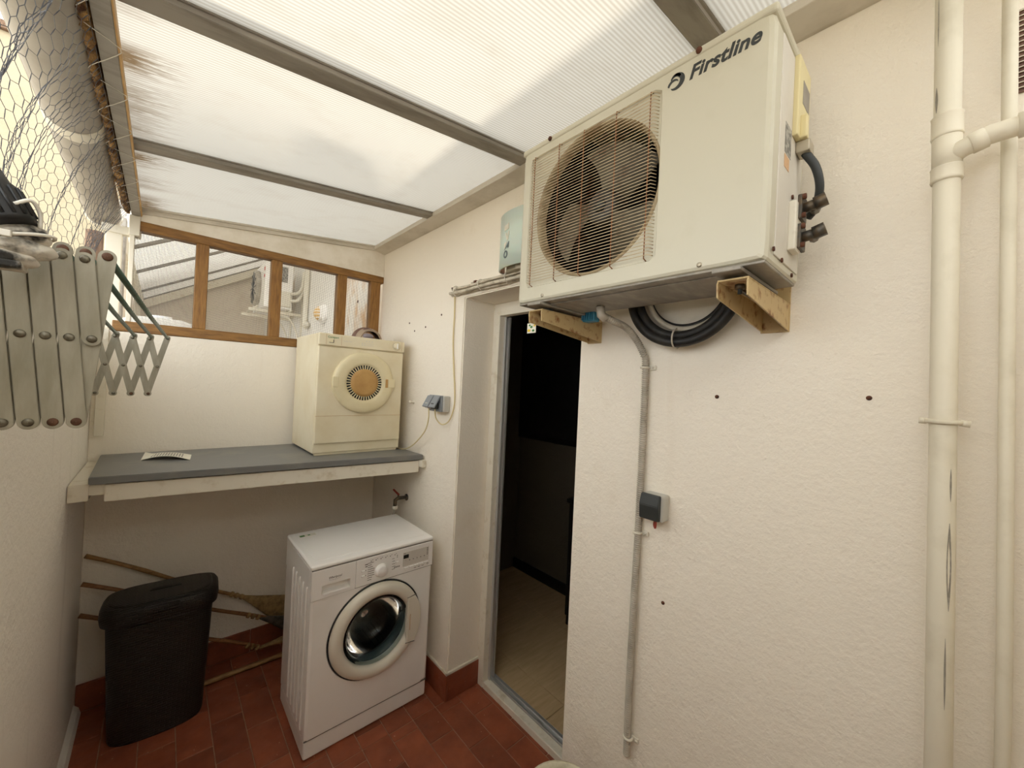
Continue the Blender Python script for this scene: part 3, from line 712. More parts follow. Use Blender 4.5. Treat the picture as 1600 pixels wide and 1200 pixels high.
cb = thing('cable_bundle', 'bundle of white painted cables along the top of the doorway', 'cable', (-.015, -1.35, 2.15))
for i, (x, z, r) in enumerate(((-.012, 2.155, .011), (-.034, 2.158, .009), (-.013, 2.176, .009), (-.031, 2.178, .007), (-.011, 2.192, .006))):
    ye = (-.945, -.955, -.97, -1.01, -1.12)[i]
    P = [(x, ye, z + .002)] + [(x + random.uniform(-.002, .002), ye - (1.84 + ye) * k / 8, z + random.uniform(-.003, .003)) for k in range(1, 9)]
    MB().tube(spline(P, 4), r, 8).build('cable', 'cable_white', cb)
for y in (-1.0, -1.22, -1.42):
    MB().tube([(-.022 + .026 * math.cos(t_), y + .004 * math.sin(t_), 2.167 + .028 * math.sin(t_)) for t_ in [2 * PI * q / 18 for q in range(18)]], .0022, 5, closed=True).build('cable_tie', 'string', cb)
MB().box(-.020, -.001, -1.165, -1.145, 2.188, 2.202, .002).build('clip', 'rust', cb)
MB().tube([(-.01, -.94, 2.185), (-.02, -.95, 2.195)], .004, 6).build('cut_end', 'rust', cb)
# socket with two leads
so = thing('wall_socket', 'grey double weatherproof wall socket right of the dryer', 'socket', (-.001, -.88, 1.51))
MB().box(-.040, -.001, -.958, -.815, 1.515, 1.602, .006).build('back_box', 'socket_light', so)
MB().box(-.052, -.038, -.945, -.815, 1.515, 1.604, .004).build('cover', 'socket', so)
for y in (-.815, -.882):
    MB().prism([(-.052, y, 1.600), (-.060, y, 1.600), (-.094, y, 1.540), (-.088, y, 1.535)], (0, -.060, 0), .0015).build('flap', 'socket', so)
for y in (-.843, -.908):
    MB().box(-.085, -.05, y - .017, y + .017, 1.530, 1.562, .005).build('plug', 'dark_grey' if y < -.9 else 'socket_light', so)
tag(MB().tube(spline([(-.066, -.843, 1.532), (-.06, -.835, 1.47), (-.05, -.79, 1.40), (-.045, -.70, 1.33), (-.04, -.60, 1.275), (-.04, -.50, 1.246), (-.05, -.38, 1.246)], 8), .0036, 8).build('dryer_cord', 'cable_cream', None, (-.05, -.6, 1.25)), 'cream power cord curving from the socket down behind the dryer', 'cord')
tag(MB().tube(spline([(-.066, -.908, 1.532), (-.055, -.905, 1.48), (-.035, -.935, 1.447), (-.015, -.975, 1.47), (-.008, -1.003, 1.54), (-.007, -1.005, 1.62), (-.007, -.985, 1.75), (-.007, -.965, 1.9), (-.007, -.965, 2.05), (-.008, -.962, 2.15)], 8), .0036, 8).build('feed_cord', 'cable_cream', None, (-.01, -.97, 1.45)), 'thin cream cord hanging from the cable bundle and looping into the socket', 'cord')
tag(MB().lathe([(.011, 0), (.011, -.004), (.006, -.008), (.006, -.020), (.010, -.024), (.010, -.030), (.001, -.033)], (0, -.544, 1.545), (1, 0, 0), 14).build('wall_peg', 'white_paint', None, (0, -.544, 1.545)), 'small white peg on the wall between dryer and socket', 'peg')

# ---- shelf: painted timber frame with a slate slab on it
sf = thing('wall_shelf', 'white painted timber shelf frame spanning the alcove', 'shelf', (-.70, -.3, 1.15))
def plank(pts, dz, name='board'):  # pts: 4 plan corners, (z0,z1)
    return MB().prism([(x, y, dz[0]) for x, y in pts], (0, 0, dz[1] - dz[0]), .002).build(name, 'white_paint', sf)
plank([(-1.328, -.548), (-.03, -.700), (-.03, -.672), (-1.328, -.520)], (1.140, 1.207), 'front_board')
plank([(-1.428, -.520), (-.003, -.690), (-.003, -.650), (-1.428, -.48)], (1.165, 1.207), 'front_bearer')
plank([(-1.428, -.535), (-1.372, -.535), (-1.372, -.002), (-1.428, -.002)], (1.145, 1.212), 'wall_batten')
plank([(-.030, -.735), (-.002, -.735), (-.002, -.002), (-.030, -.002)], (1.172, 1.212), 'wall_batten')
b = MB().box(-.95, -.85, -.52, -.01, 1.165, 1.207, .002); b.build('cross_bearer', 'white_paint', sf)
sl = MB().prism([(-1.385, -.012, 1.213), (-1.372, -.562, 1.213), (-.012, -.712, 1.213), (-.034, -.012, 1.213)], (0, 0, .030), .003).build('slate_slab', 'slate', None, (-.7, -.3, 1.213))
tag(sl, 'long dark grey slate worktop slab on the white shelf frame', 'worktop')
tag(MB().box(-1.412, -1.378, -.018, -.001, 1.335, 1.862, .002).build('batten', 'white_paint', None, (-1.395, -.01, 1.335)), 'short white upright batten in the corner above the shelf', 'batten')
# sheet of paper (curled), printed lines
b = MB(); nx, ny = 14, 3; vs_ = []
for i in range(nx + 1):
    for j in range(ny + 1):
        u, v = i / nx, j / ny; x = -1.236 + .175 * u + .012 * v; y = -.255 - .080 * u * (1 - v * .0) + v * .145
        vs_.append((x, y + 0, 1.2435 + .020 * math.sin(PI * u) * (1 - .35 * v) + (.014 * max(0, 1 - u * 6) * v)))
fs_ = [[i * (ny + 1) + j, (i + 1) * (ny + 1) + j, (i + 1) * (ny + 1) + j + 1, i * (ny + 1) + j + 1] for i in range(nx) for j in range(ny)]
N = len(vs_); b.add(vs_ + [(x, y, z + .0008) for x, y, z in vs_], fs_ + [[N + q for q in f[::-1]] for f in fs_] + [[i * (ny + 1), (i + 1) * (ny + 1), N + (i + 1) * (ny + 1), N + i * (ny + 1)] for i in range(nx)], True)
pp = b.build('paper_sheet', 'paper', None, (-1.15, -.22, 1.2435)); tag(pp, 'curled white printed paper sheet lying on the slate shelf', 'paper')
b = MB()
def paper_pt(u, v): return Vector((-1.236 + .175 * u + .012 * v, -.255 - .080 * u + v * .145, 1.2447 + .020 * math.sin(PI * u) * (1 - .35 * v) + (.014 * max(0, 1 - u * 6) * v)))
for k in range(12):
    u = .18 + .057 * k
    for q in range(4): b.add([paper_pt(u, .12 + .19 * q), paper_pt(u + .028, .12 + .19 * q), paper_pt(u + .028, .29 + .19 * q), paper_pt(u, .29 + .19 * q)], [[0, 1, 2, 3]])
b.build('print', 'print', pp)

# ---- tumble dryer
D0, D1, DF, DB, DZ = -.560, -.062, -.502, -.045, 1.243
dy = thing('tumble_dryer', 'yellowed compact tumble dryer with round vented door on the slate shelf', 'tumble dryer', (-.31, -.27, DZ))
MB().box(D0, D1, DF + .012, DB, DZ + .012, DZ + .672, .006).build('cabinet', 'cream', dy)
MB().box(D0 + .004, D1 - .004, DF + .001, DF + .03, DZ + .066, DZ + .600, .005).build('front_panel', 'enamel_cream' if False else 'cream', dy)
MB().box(D0 + .012, D1 - .012, DF + .018, DF + .04, DZ, DZ + .064, .003).build('plinth', 'cream', dy)
fa = MB().box(D0, D1, DF - .006, DF + .03, DZ + .606, DZ + .672, .006).build('fascia', 'cream', dy)
MB().box(D0 + .002, D1 - .002, DF - .0005, DF + .002, DZ + .218, DZ + .2195).build('seam', 'tan', dy)
for x in (D0 + .038, D0 + .118, D1 - .020): MB().box(x, x + .0012, DF - .0066, DF - .005, DZ + .612, DZ + .668).build('groove', 'tan', fa)
b = MB(); b.box(D0 + .055, D0 + .075, DF - .009, DF - .006, DZ + .624, DZ + .640, .001); b.build('button', 'cream_door', fa)
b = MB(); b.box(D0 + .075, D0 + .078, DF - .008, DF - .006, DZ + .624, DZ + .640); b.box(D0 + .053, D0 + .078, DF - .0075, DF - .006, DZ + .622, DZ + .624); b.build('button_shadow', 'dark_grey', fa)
b = MB(); text_mesh(b, 'Compact', .0155, lambda c: (D0 + .046 + c.x, DF - .0062 - c.z, DZ + .648 + c.y), bold=.0001); b.build('lettering', 'leaf', fa)
b = MB(); text_mesh(b, 'Tumble Dryer', .0085, lambda c: (D0 + .128 + c.x, DF - .0062 - c.z, DZ + .636 + c.y)); b.build('small_lettering', 'print_light', fa)
b = MB()
for x, z in ((.232, .634), (.245, .634), (.232, .624), (.245, .624), (.255, .648), (.272, .648), (.289, .648)): b.box(D0 + x, D0 + x + .006, DF - .0068, DF - .006, DZ + z, DZ + z + .005)
for z in (.636, .626): b.box(D0 + .256, D0 + .300, DF - .0066, DF - .006, DZ + z, DZ + z + .0015)
b.build('printed_marks', 'print_light', fa)
kx, kz = D1 - .054, DZ + .640
kn = MB().lathe([(.020, 0), (.018, .010), (.0005, .011)], (kx, DF - .006, kz), (0, -1, 0), 24).build('knob', 'cream', fa)
b = MB(); b.box(kx - .003, kx + .003, DF - .026, DF - .016, kz - .016, kz + .016, .001); b.build('knob_grip', 'enamel', kn)
b = MB()
for k in range(16):
    a = 2 * PI * k / 16; b.box(kx + .0245 * math.cos(a) - .0012, kx + .0245 * math.cos(a) + .0012, DF - .0068, DF - .006, kz + .0245 * math.sin(a) - .0012, kz + .0245 * math.sin(a) + .0012)
b.build('knob_scale', 'enamel_grey', fa)
dc = (-.305, DF, 1.652)
dd = MB().lathe([(.176, .001), (.176, -.004), (.174, -.016), (.168, -.022), (.150, -.025), (.118, -.024), (.106, -.020), (.102, -.012), (.0005, -.010)], dc, (0, 1, 0), 64).build('door', 'cream_door', dy, recalc=True)
MB().lathe([(.1015, -.008), (.1015, -.0135), (.079, -.0135), (.079, -.008)], dc, (0, 1, 0), 48).build('vent_ring', 'black', dd)
vm = None
for k in range(40):
    a = 2 * PI * k / 40; ca, sa = math.cos(a), math.sin(a); w_ = .0026
    P = [(r_ * ca + s_ * w_ * -sa, r_ * sa + s_ * w_ * ca) for r_, s_ in ((.079, -1), (.102, -1), (.102, 1), (.079, 1))]
    MB().prism([(dc[0] + x, DF - .0132, dc[2] + z) for x, z in P], (0, -.004, 0)).build('vent_rib', 'cream_door', dd)
MB().lathe([(.0805, -.010), (.0795, -.018), (.06, -.0195), (.0005, -.020)], dc, (0, 1, 0), 40).build('centre_disc', 'tan', dd)
MB().box(dc[0] - .178, dc[0] - .145, DF - .026, DF - .015, dc[2] - .030, dc[2] + .030, .003).build('hinge_cover', 'cream_door', dd)
MB().box(dc[0] + .138, dc[0] + .181, DF - .027, DF - .015, dc[2] - .024, dc[2] + .026, .003).build('latch', 'cream_door', dd)
MB().box(dc[0] + .122, dc[0] + .137, DF - .0262, DF - .02, dc[2] - .024, dc[2] + .026, .0005, 1).build('finger_pull', 'tan', dd)
MB().prism([(D0 + .065, DF + .0175, DZ + .012), (D0 + .105, DF + .0175, DZ + .016), (D0 + .135, DF + .0175, DZ + .034), (D0 + .11, DF + .0175, DZ + .040), (D0 + .075, DF + .0175, DZ + .026)], (0, .002, 0)).build('chipped_patch', 'rust', dy)
# slipper on top of the dryer
sp_ = thing('slipper', 'brown and taupe slipper lying on top of the dryer', 'slipper', (-.22, -.36, DZ + .672))
zt = DZ + .672
b = MB(); lp = []
for k in range(17):   # arched upper, open at both ends
    a = PI * k / 16; lp.append((math.cos(a) * .088, math.sin(a) * .082))
def upper(scale, y0, y1, thick, mat, name, tw=.02):
    vs_ = []; n = len(lp)
    for y, s, sh in ((y0, scale * .74, 0), ((y0 + y1) / 2, scale * .96, tw / 2), (y1, scale * 1.04, tw)):
        for x, z in lp: vs_.append((-.235 + x * s + sh, y, zt + z * s + .001))
    for y, s, sh in ((y0, scale * .74 - thick, 0), ((y0 + y1) / 2, scale * .96 - thick, tw / 2), (y1, scale * 1.04 - thick, tw)):
        for x, z in lp: vs_.append((-.235 + x * s + sh, y, zt + z * s + .001))
    fs_ = []
    for lay in (0, 3):
        for i in range(2):
            for k in range(n - 1): q = (lay + i) * n + k; fs_.append([q, q + 1, q + n + 1, q + n])
    for i0 in (0, 2):
        for k in range(n - 1): q = i0 * n + k; p_ = (i0 + 3) * n + k; fs_.append([q, p_, p_ + 1, q + 1])
    MB_ = MB(); MB_.add(vs_, fs_, True); return MB_.build(name, mat, sp_)
upper(1.0, -.40, -.27, .10, 'taupe', 'upper', .03); upper(1.06, -.315, -.275, .05, 'brown', 'strap', .02)
MB().loft([[(-.235 + .074 * math.cos(t_) * (1 if i else 1), -.30 + .135 * math.sin(t_), zt + h) for t_ in [2 * PI * q / 24 for q in range(24)]] for i, h in enumerate((.001, .010))]).build('sole', 'brown', sp_)
MB().sphere((-.25, -.395, zt + .022), .03, 1.1, .6, .6).build('lining', 'purple_grey', sp_)
MB().sphere((-.235, -.350, zt + .064), .030, 1.05, 1.0, .42).build('toe_patch', 'brown', sp_)

# ---- washing machine
W0, W1, WF, WB, WH = -.664, -.066, -.955, -.515, .85
wm = thing('washing_machine', 'white front-loading washing machine on the floor under the shelf', 'washing machine', (-.365, -.74, 0))
WC = Vector((-.358, WF, .470))
def TWm(p): return Vector((WC.x + p.x, WF + p.z, WC.z + p.y))
u0, u1, v0, v1 = W0 - WC.x, W1 - WC.x, .092 - WC.z, .6985 - WC.z
ang = sorted(set([2 * PI * k / 96 for k in range(96)] + [math.atan2(y, x) % (2 * PI) for x in (u0, u1) for y in (v0, v1)]))
b = MB(TWm); b.loft([rr_loop(ang, u0, u1, v0, v1, .003, .43), rr_loop(ang, u0, u1, v0, v1, .004, .02), rr_loop(ang, u0 + .003, u1 - .003, v0, v1, .004, .006), rr_loop(ang, u0 + .014, u1 - .014, v0, v1, .004, 0), circ(ang, .232, 0), circ(ang, .2255, .004), circ(ang, .19, .006), circ(ang, .186, .05)], True, False, False); b.build('cabinet', 'enamel', wm)
MB().box(W0 + .002, W1 - .002, WF + .004, WB, .004, .088, .010, 3).build('plinth', 'enamel', wm)
tpn = MB().box(W0 - .002, W1 + .002, WF - .003, WB + .005, .830, WH, .009, 3).build('top', 'enamel', wm)
b = MB(); b.box(W0 + .03, W1 - .03, WF + .045, WB - .03, WH - .001, WH + .0012, .001, 1); b.build('top_inset', 'enamel', tpn)
b = MB(); b.box(-.625, -.548, -.593, -.565, WH + .0012, WH + .0022); st_ = b.build('energy_sticker', 'lemon', tpn)
b = MB(); b.box(-.585, -.574, -.586, -.574, WH + .0022, WH + .0028); b.box(-.622, -.60, -.590, -.570, WH + .0022, WH + .0027); b.build('sticker_print', 'leaf', st_)
for k in range(5):   # ribs pressed in the side
    y = -.905 + k * .058
    MB().tube([(W0 - .0005, y, .115), (W0 - .0035, y, .125), (W0 - .0035, y, .735), (W0 - .0005, y, .745)], .004, 8).build('side_rib', 'enamel', wm)
# control fascia, drawer with a finger recess
MB().box(W0, W1, WF + .034, WB, .6995, .8295).build('control_housing', 'enamel', wm)
MB().box(-.4732, W1 - .001, WF - .004, WF + .034, .7, .828, .003).build('fascia', 'enamel', wm)
dw = MB(); dx0 = W0 + .001
dw.box(dx0, -.6195, WF - .004, WF + .034, .7, .828); dw.box(-.4975, -.4748, WF - .004, WF + .034, .7, .828)
dw.box(-.6195, -.4975, WF - .004, WF + .034, .756, .828); dw.box(-.6195, -.4975, WF - .004, WF + .034, .7, .716)
drw = dw.build('detergent_drawer', 'enamel', wm)
MB().prism([(-.6195, WF + .033, .756), (-.6195, WF + .034, .756), (-.6195, WF + .034, .716), (-.6195, WF - .002, .716), (-.6195, WF + .000, .7185), (-.6195, WF + .026, .722)], (.122, 0, 0)).build('finger_scoop', 'enamel', drw)
b = MB(); text_mesh(b, 'Whirlpool', .0135, lambda c: (-.594 + c.x, WF - .0042 - c.z, .779 + c.y), shear=.2, bold=.0); 
P = [(-.592 + .05 * k / 12, .7755 - .004 * math.sin(PI * k / 12)) for k in range(13)]
b.tube([(x, WF - .0044, z) for x, z in P], .0004, 4); b.build('lettering', 'enamel_grey', drw)
kn = MB().lathe([(.0315, -.0035), (.031, -.006), (.027, -.024), (.023, -.027), (.0005, -.0275)], (-.352, WF, .752), (0, 1, 0), 32).build('programme_knob', 'enamel', wm)
for z in (.8288, .6988, .0898): MB().box(W0 + .002, W1 - .002, WF - .0006, WF + .006, z - .0011, z + .0011).build('seam', 'enamel_grey', wm)
dsp = MB().box(-.238, -.092, WF - .0052, WF - .0035, .735, .806, .001, 1).build('display', 'print_light', wm)
MB().box(-.236, -.208, WF - .0062, WF - .005, .775, .793).build('digits_window', 'black', dsp)
b = MB()
for k in range(6): b.box(-.225 + k * .021, -.221 + k * .021, WF - .006, WF - .005, .760 + .004 * (k == 0), .765)
for k in range(5): b.box(-.104, -.097, WF - .006, WF - .005, .765 + k * .008, .769 + k * .008)
b.box(-.234, -.226, WF - .006, WF - .005, .799, .802); b.build('display_marks', 'enamel_grey', dsp)
for k in range(5): MB().box(-.232 + k * .028, -.207 + k * .028, WF - .009, WF - .0035, .722, .730, .002).build('button', 'enamel', wm)
for x, z in ((-.448, .771), (-.448, .747), (-.278, .769)): MB().box(x, x + .016, WF - .009, WF - .0035, z - .004, z + .004, .002).build('button', 'enamel', wm)
b = MB()
for r_ in range(9):
    z = .800 - r_ * .010; b.box(-.418, -.418 + random.uniform(.018, .034), WF - .0048, WF - .0038, z, z + .0022)
for r_ in range(5):
    z = .790 - r_ * .013; b.box(-.296, -.296 + random.uniform(.010, .018), WF - .0048, WF - .0038, z, z + .0018)
for k in range(6): x = -.405 + k * .024; b.box(x, x + .004, WF - .0048, WF - .0038, .806, .810); b.box(x + .006, x + .012, WF - .0048, WF - .0038, .812, .8135)
b.box(-.432, -.418, WF - .0048, WF - .0038, .796, .800); b.box(-.430, -.420, WF - .0048, WF - .0038, .786, .790)
b.box(-.429, -.426, WF - .0048, WF - .0038, .769, .773); b.box(-.429, -.426, WF - .0048, WF - .0038, .745, .749); b.box(-.272, -.268, WF - .0048, WF - .0038, .800, .804); b.box(-.272, -.268, WF - .0048, WF - .0038, .792, .796)
for k in range(4): b.box(-.284 + k * .008, -.279 + k * .008, WF - .0048, WF - .0038, .742, .748)
for k in range(3): b.box(-.175 + k * .022, -.162 + k * .022, WF - .0048, WF - .0038, .712, .7145)
b.lathe([(.005, -.0048), (.005, -.0038), (.0035, -.0038), (.0035, -.0048), (.005, -.0048)], (-.096, WF, .716), (0, 1, 0), 14)
b.build('panel_print', 'enamel_grey', wm)
# porthole door
pd = MB().lathe([(.222, .004), (.222, -.008), (.216, -.022), (.204, -.031), (.188, -.033), (.172, -.028), (.163, -.018), (.160, -.004), (.160, .012)], WC, (0, 1, 0), 72).build('porthole_door', 'ring_white', wm, recalc=True)
MB().lathe([(.229, .003), (.229, -.003), (.2225, -.003), (.2225, .003)], WC, (0, 1, 0), 72).build('door_gap_shade', 'dark_grey', pd)  # dark ring standing in for the shade in the gap round the door
MB().lathe([(.160, -.006), (.159, -.010), (.150, -.010), (.146, -.002), (.138, .05), (.118, .105), (.085, .132), (.04, .140), (.0005, .141), (.0005, .137), (.04, .136), (.082, .128), (.113, .102), (.133, .05), (.141, -.001), (.150, -.0065), (.159, -.006)], WC, (0, 1, 0), 56).build('glass_bowl', 'glass', pd)
hd = MB(); P = [(-.216 - WC.x, -.106)] ; R = .2175
P = [(.143, -.112)] + [(R * math.cos(t_), R * math.sin(t_)) for t_ in [math.radians(-31 + 62 * k / 12) for k in range(13)]] + [(.143, .112)]
hd.prism([(WC.x + x, WF - .012, WC.z + z) for x, z in P], (0, -.0260, 0), .003); hd.build('handle', 'ring_white', pd)
MB().box(WC.x + .156, WC.x + .159, WF - .0382, WF - .037, WC.z - .05, WC.z + .03).build('handle_groove', 'tan', pd)
for sg in (-1, 1): MB().prism([(WC.x + .140, WF - .030, WC.z + sg * .1125), (WC.x + .190, WF - .030, WC.z + sg * .1185), (WC.x + .190, WF - .030, WC.z + sg * .1205), (WC.x + .140, WF - .030, WC.z + sg * .1145)], (0, -.0045, 0)).build('handle_gap', 'enamel_grey', pd)
MB().lathe([(.186, .045), (.172, .050), (.176, .075), (.168, .080), (.172, .10), (.19, .12)], WC, (0, 1, 0), 48).build('door_seal', 'gasket', wm)
MB().lathe([(.168, .10), (.205, .11), (.215, .14), (.215, .34), (.0005, .35)], WC, (0, 1, 0), 48).build('drum', 'drum', wm)

# ---- laundry hamper
HX, HY = -1.130, -.285
hp = thing('laundry_hamper', 'black woven plastic laundry hamper with lid between left wall and washing machine', 'hamper', (HX, HY, 0))
def se_loop(a, b_, z, rot=-.06, n=56, e=4.2, bulge=.02):
    P = []
    for k in range(n):
        t_ = 2 * PI * k / n; c, s = math.cos(t_), math.sin(t_)
        x = a * abs(c) ** (2 / e) * (1 if c >= 0 else -1); y = b_ * abs(s) ** (2 / e) * (1 if s >= 0 else -1)
        if y < 0: y -= bulge * max(0, 1 - (x / a) ** 2)
        P.append((HX + x * math.cos(rot) - y * math.sin(rot), HY + x * math.sin(rot) + y * math.cos(rot), z))
    return P
MB().loft([se_loop(.150, .075, .004), se_loop(.164, .086, .0), se_loop(.168, .090, .012), se_loop(.180, .100, .30), se_loop(.190, .108, .545), se_loop(.188, .106, .56)], True, True).build('basket', 'hamper', hp)
ld = MB().loft([se_loop(.190, .108, .535), se_loop(.207, .122, .545), se_loop(.211, .126, .575), se_loop(.209, .124, .602), se_loop(.200, .116, .617), se_loop(.186, .104, .622)], True, True).build('lid', 'hamper', hp)
MB().loft([se_loop(.184, .102, .6215), se_loop(.180, .098, .626), se_loop(.172, .092, .628)], True, True).build('lid_weave', 'hamper', ld)
b = MB(); c_, s_ = math.cos(-.06), math.sin(-.06)
def rot2(x, y): return (HX + x * c_ - y * s_, HY + x * s_ + y * c_)
def hbox(x0, x1, y0, y1, z0, z1, name, mat, par): 
    MB(lambda p: Vector((*rot2(p.x, p.y), p.z))).box(x0, x1, y0, y1, z0, z1, .003).build(name, mat, par)
hbox(-.045, .060, -.002, .020, .622, .6292, 'grip_slot', 'black', ld)
hbox(-.05, .065, -.006, -.001, .622, .633, 'grip_lip', 'hamper', ld)
hbox(-.055, .065, -.152, -.128, .585, .612, 'front_tab', 'hamper', ld)
hbox(-.055, .065, -.150, -.10, .606, .618, 'front_tab', 'hamper', ld)

# ---- brooms and cane behind the hamper
def broom(p0, p1, label, wrap_t, head, mat='cane', hs=1.0, flat=False):
    p0, p1 = Vector(p0), Vector(p1); d = (p1 - p0)
    br = thing('broom', label, 'broom', (p1.x, p1.y, 0), 'brooms leaning behind the hamper')
    P = [p0 + d * t_ + Vector((0, 0, .006 * math.sin(9 * t_))) for t_ in [k / 16 for k in range(17)]]
    MB().tube(P, [.0095 + .0012 * (k % 4 == 0) for k in range(17)], 10).build('handle', mat, br)
    dn = d.normalized(); c = p0 + d * wrap_t
    for k in range(3):
        q = c + dn * (.0 + .028 * k)
        MB().lathe([(.010, -.008), (.0145, -.006), (.0145, .006), (.010, .008)], q, dn, 12).build('binding', 'straw', br)
    hb = MB(); e = c + dn * .07
    if flat: dn = Vector((1, 0, 0)); e.z = max(e.z, .05)
    u = dn.cross(Vector((0, 1, 0))).normalized()
    ls = []
    for t_, w_, th in ((0, .012, .012), (.06, .026, .015), (.16, .055, .020), (.26, .085, .022), (.30, .080, .020)):
        cc = e + dn * t_
        ls.append([cc + u * (w_ * hs * math.cos(a)) + Vector((0, 1, 0)) * (th * math.sin(a)) for a in [2 * PI * k / 16 for k in range(16)]])
    hb.loft(ls); hb.build('head', head, br)
broom((-1.416, -.035, .765), (-.55, -.035, .215), 'broom with straw head, uppermost of the three canes behind the hamper', .68, 'straw')
broom((-1.418, -.084, .650), (-.56, -.084, .155), 'broom with dark grey bristle head, middle of the three canes behind the hamper', .78, 'bristle', 'cane_dark', .75)
broom((-1.416, -.132, .525), (-.68, -.132, .070), 'broom with its head low by the skirting, lowest of the three canes behind the hamper', .90, 'straw', 'cane_dark', .45, True)
b = MB(); P = [Vector((-1.02, -.175, .016)).lerp(Vector((-.40, -.180, .016)), k / 12) for k in range(13)]
b.tube(P, [.0125 + .0015 * (k % 3 == 0) for k in range(13)], 10)
bc = b.build('bamboo_cane', 'cane', None, (-.7, -.177, .003)); tag(bc, 'pale bamboo cane lying on the floor between hamper and washing machine', 'cane')

# ---- tap above the washing machine
tp_ = thing('tap', 'old metal tap with red lever on the wall above the washing machine', 'tap', (-.002, -.515, .94))
MB().lathe([(.020, 0), (.020, -.006), (.012, -.008)], (-.001, -.515, .942), (1, 0, 0), 16).build('rosette', 'brass_dark', tp_)
MB().tube([(-.003, -.515, .942), (-.055, -.505, .942), (-.070, -.50, .930), (-.072, -.50, .895)], [.010, .012, .012, .011], 12).build('body', 'brass_dark', tp_)
MB().tube([(-.052, -.505, .942), (-.052, -.498, .965)], .006, 8).build('spindle', 'brass_dark', tp_)
MB().prism([(-.058, -.505, .958), (-.045, -.505, .958), (-.050, -.435, .975), (-.060, -.435, .975)], (0, 0, .009), .002).build('lever', 'red', tp_)
MB().lathe([(.015, 0), (.017, .002), (.017, .018), (.012, .020)], (-.072, -.50, .876), (0, 0, 1), 12).build('hose_nut', 'white_pvc', tp_)
MB().tube(spline([(-.072, -.50, .88), (-.073, -.498, .855), (-.085, -.490, .80), (-.10, -.485, .74), (-.12, -.485, .66)], 6), .007, 8).build('hose', 'conduit', tp_)

# ---- plant pot at the bottom edge
pt = thing('plant_pot', 'cream plastic pot with soil at the foot of the wall past the doorway', 'pot', (-.245, -2.03, 0))
PCx, PCy, PZ, PR = -.235, -2.030, .445, .122
MB().lathe([(.0005, .004), (.085, .004), (.086, .0), (.088, .01), (PR - .012, PZ - .03), (PR - .004, PZ - .028), (PR, PZ - .01), (PR - .002, PZ), (PR - .012, PZ), (PR - .016, PZ - .03), (.10, PZ - .10)], (PCx, PCy, 0), (0, 0, 1), 40).build('pot', 'pot', pt)
MB().lathe([(PR - .018, PZ - .045), (.08, PZ - .038), (.03, PZ - .05), (.0005, PZ - .04)], (PCx, PCy, 0), (0, 0, 1), 30).build('soil', 'soil', pt)

# ---- little things hanging under the unit
b = MB(); b.box(-.118, -.085, -1.975, -1.925, 1.905, 1.945, .004); bp = b.build('blue_clip', 'blue', None, (-.1, -1.95, 1.905))
tag(bp, 'small blue plastic clip wedged between the air conditioner and bracket', 'clip')
for k in range(5): MB().box(-.122, -.118, -1.970 + k * .010, -1.965 + k * .010, 1.91, 1.94).build('rib', 'blue', bp)
tg = MB().box(-.281, -.279, -1.866, -1.826, 1.852, 1.885, .0006, 1).build('hanging_tag', 'lemon', None, (-.28, -1.85, 1.885)); tag(tg, 'small lemon-patterned tag hanging under the bracket by the doorway', 'tag')
for y, z, mt, r in ((-1.835, 1.861, 'yellow', .006), (-1.846, 1.872, 'leaf', .005), (-1.855, 1.860, 'leaf', .005), (-1.838, 1.878, 'leaf', .004), (-1.860, 1.876, 'yellow', .004)):
    MB().sphere((-.2812, y, z), r, .12, 1.2, .8, 8, 6).build('printed_fruit' if mt == 'yellow' else 'printed_leaf', mt, tg)
MB().tube([(-.28, -1.855, 1.884), (-.281, -1.862, 1.90), (-.28, -1.868, 1.908)], .001, 5).build('cord', 'string', tg)

# ================================================================== LEFT SIDE
# ---- folding concertina clothes rack
ck = thing('drying_rack', 'old folding concertina clothes rack with green rods on the left wall', 'clothes rack', (-1.42, -1.3, 1.58))
def rod_arm(a, b_, y, wid, th, name='arm'):
    a, b_ = Vector(a), Vector(b_); d = (b_ - a).normalized(); u = Vector((d.z, 0, -d.x)); h = wid / 2; P = []
    for k in range(9): t_ = PI * k / 8; P.append(a + u * (h * math.cos(t_)) - d * (h * math.sin(t_)))
    for k in range(9): t_ = PI * k / 8; P.append(b_ - u * (h * math.cos(t_)) + d * (h * math.sin(t_)))
    return MB().prism([(p.x, y, p.z) for p in P], (0, th, 0), .0006).build(name, 'rack_steel', ck)
def rivet(x, y, z, r, mat, par=None):
    MB().lathe([(r, 0), (r, -.0012), (r * .6, -.0026), (.0003, -.003)], (x, y, z), (0, 1, 0), 14).build('rivet', mat, par or ck)
def scissor(mids, zt, zc, zb, y, wid, a):
    tops = []
    for k, m in enumerate(mids):
        f = rod_arm((m - a, 0, zt - .010), (m, 0, zc) if k == 0 else (m + a, 0, zb), y - .004, wid, .003)       # front layer leaning one way
        rod_arm((m + a, 0, zt), (m - a, 0, zb), y + .001, wid, .003)                                           # rear layer, crossed
        r = wid * .28
        rivet(m, y - .004, zc, r, 'rivet')
        rivet(m - a, y - .004, zt - .010, r, 'rivet'); rivet(m + a, y + .001, zt, r * 1.1, 'rivet_rust')
        if k: rivet(m + a, y - .004, zb, r, 'rivet_rust' if k < 3 else 'rivet')
        tops.append(Vector((m + a, y, zt)))
    rivet(mids[0] - a, y + .001, zb, wid * .28, 'rivet_rust')
    return tops
near = scissor([-1.256 - .0225 * k for k in range(8)], 1.842, 1.715, 1.592, -1.90, .0205, .0113)
far = scissor([-1.192 - .0475 * k for k in range(5)], 1.800, 1.684, 1.577, -.68, .019, .0255)
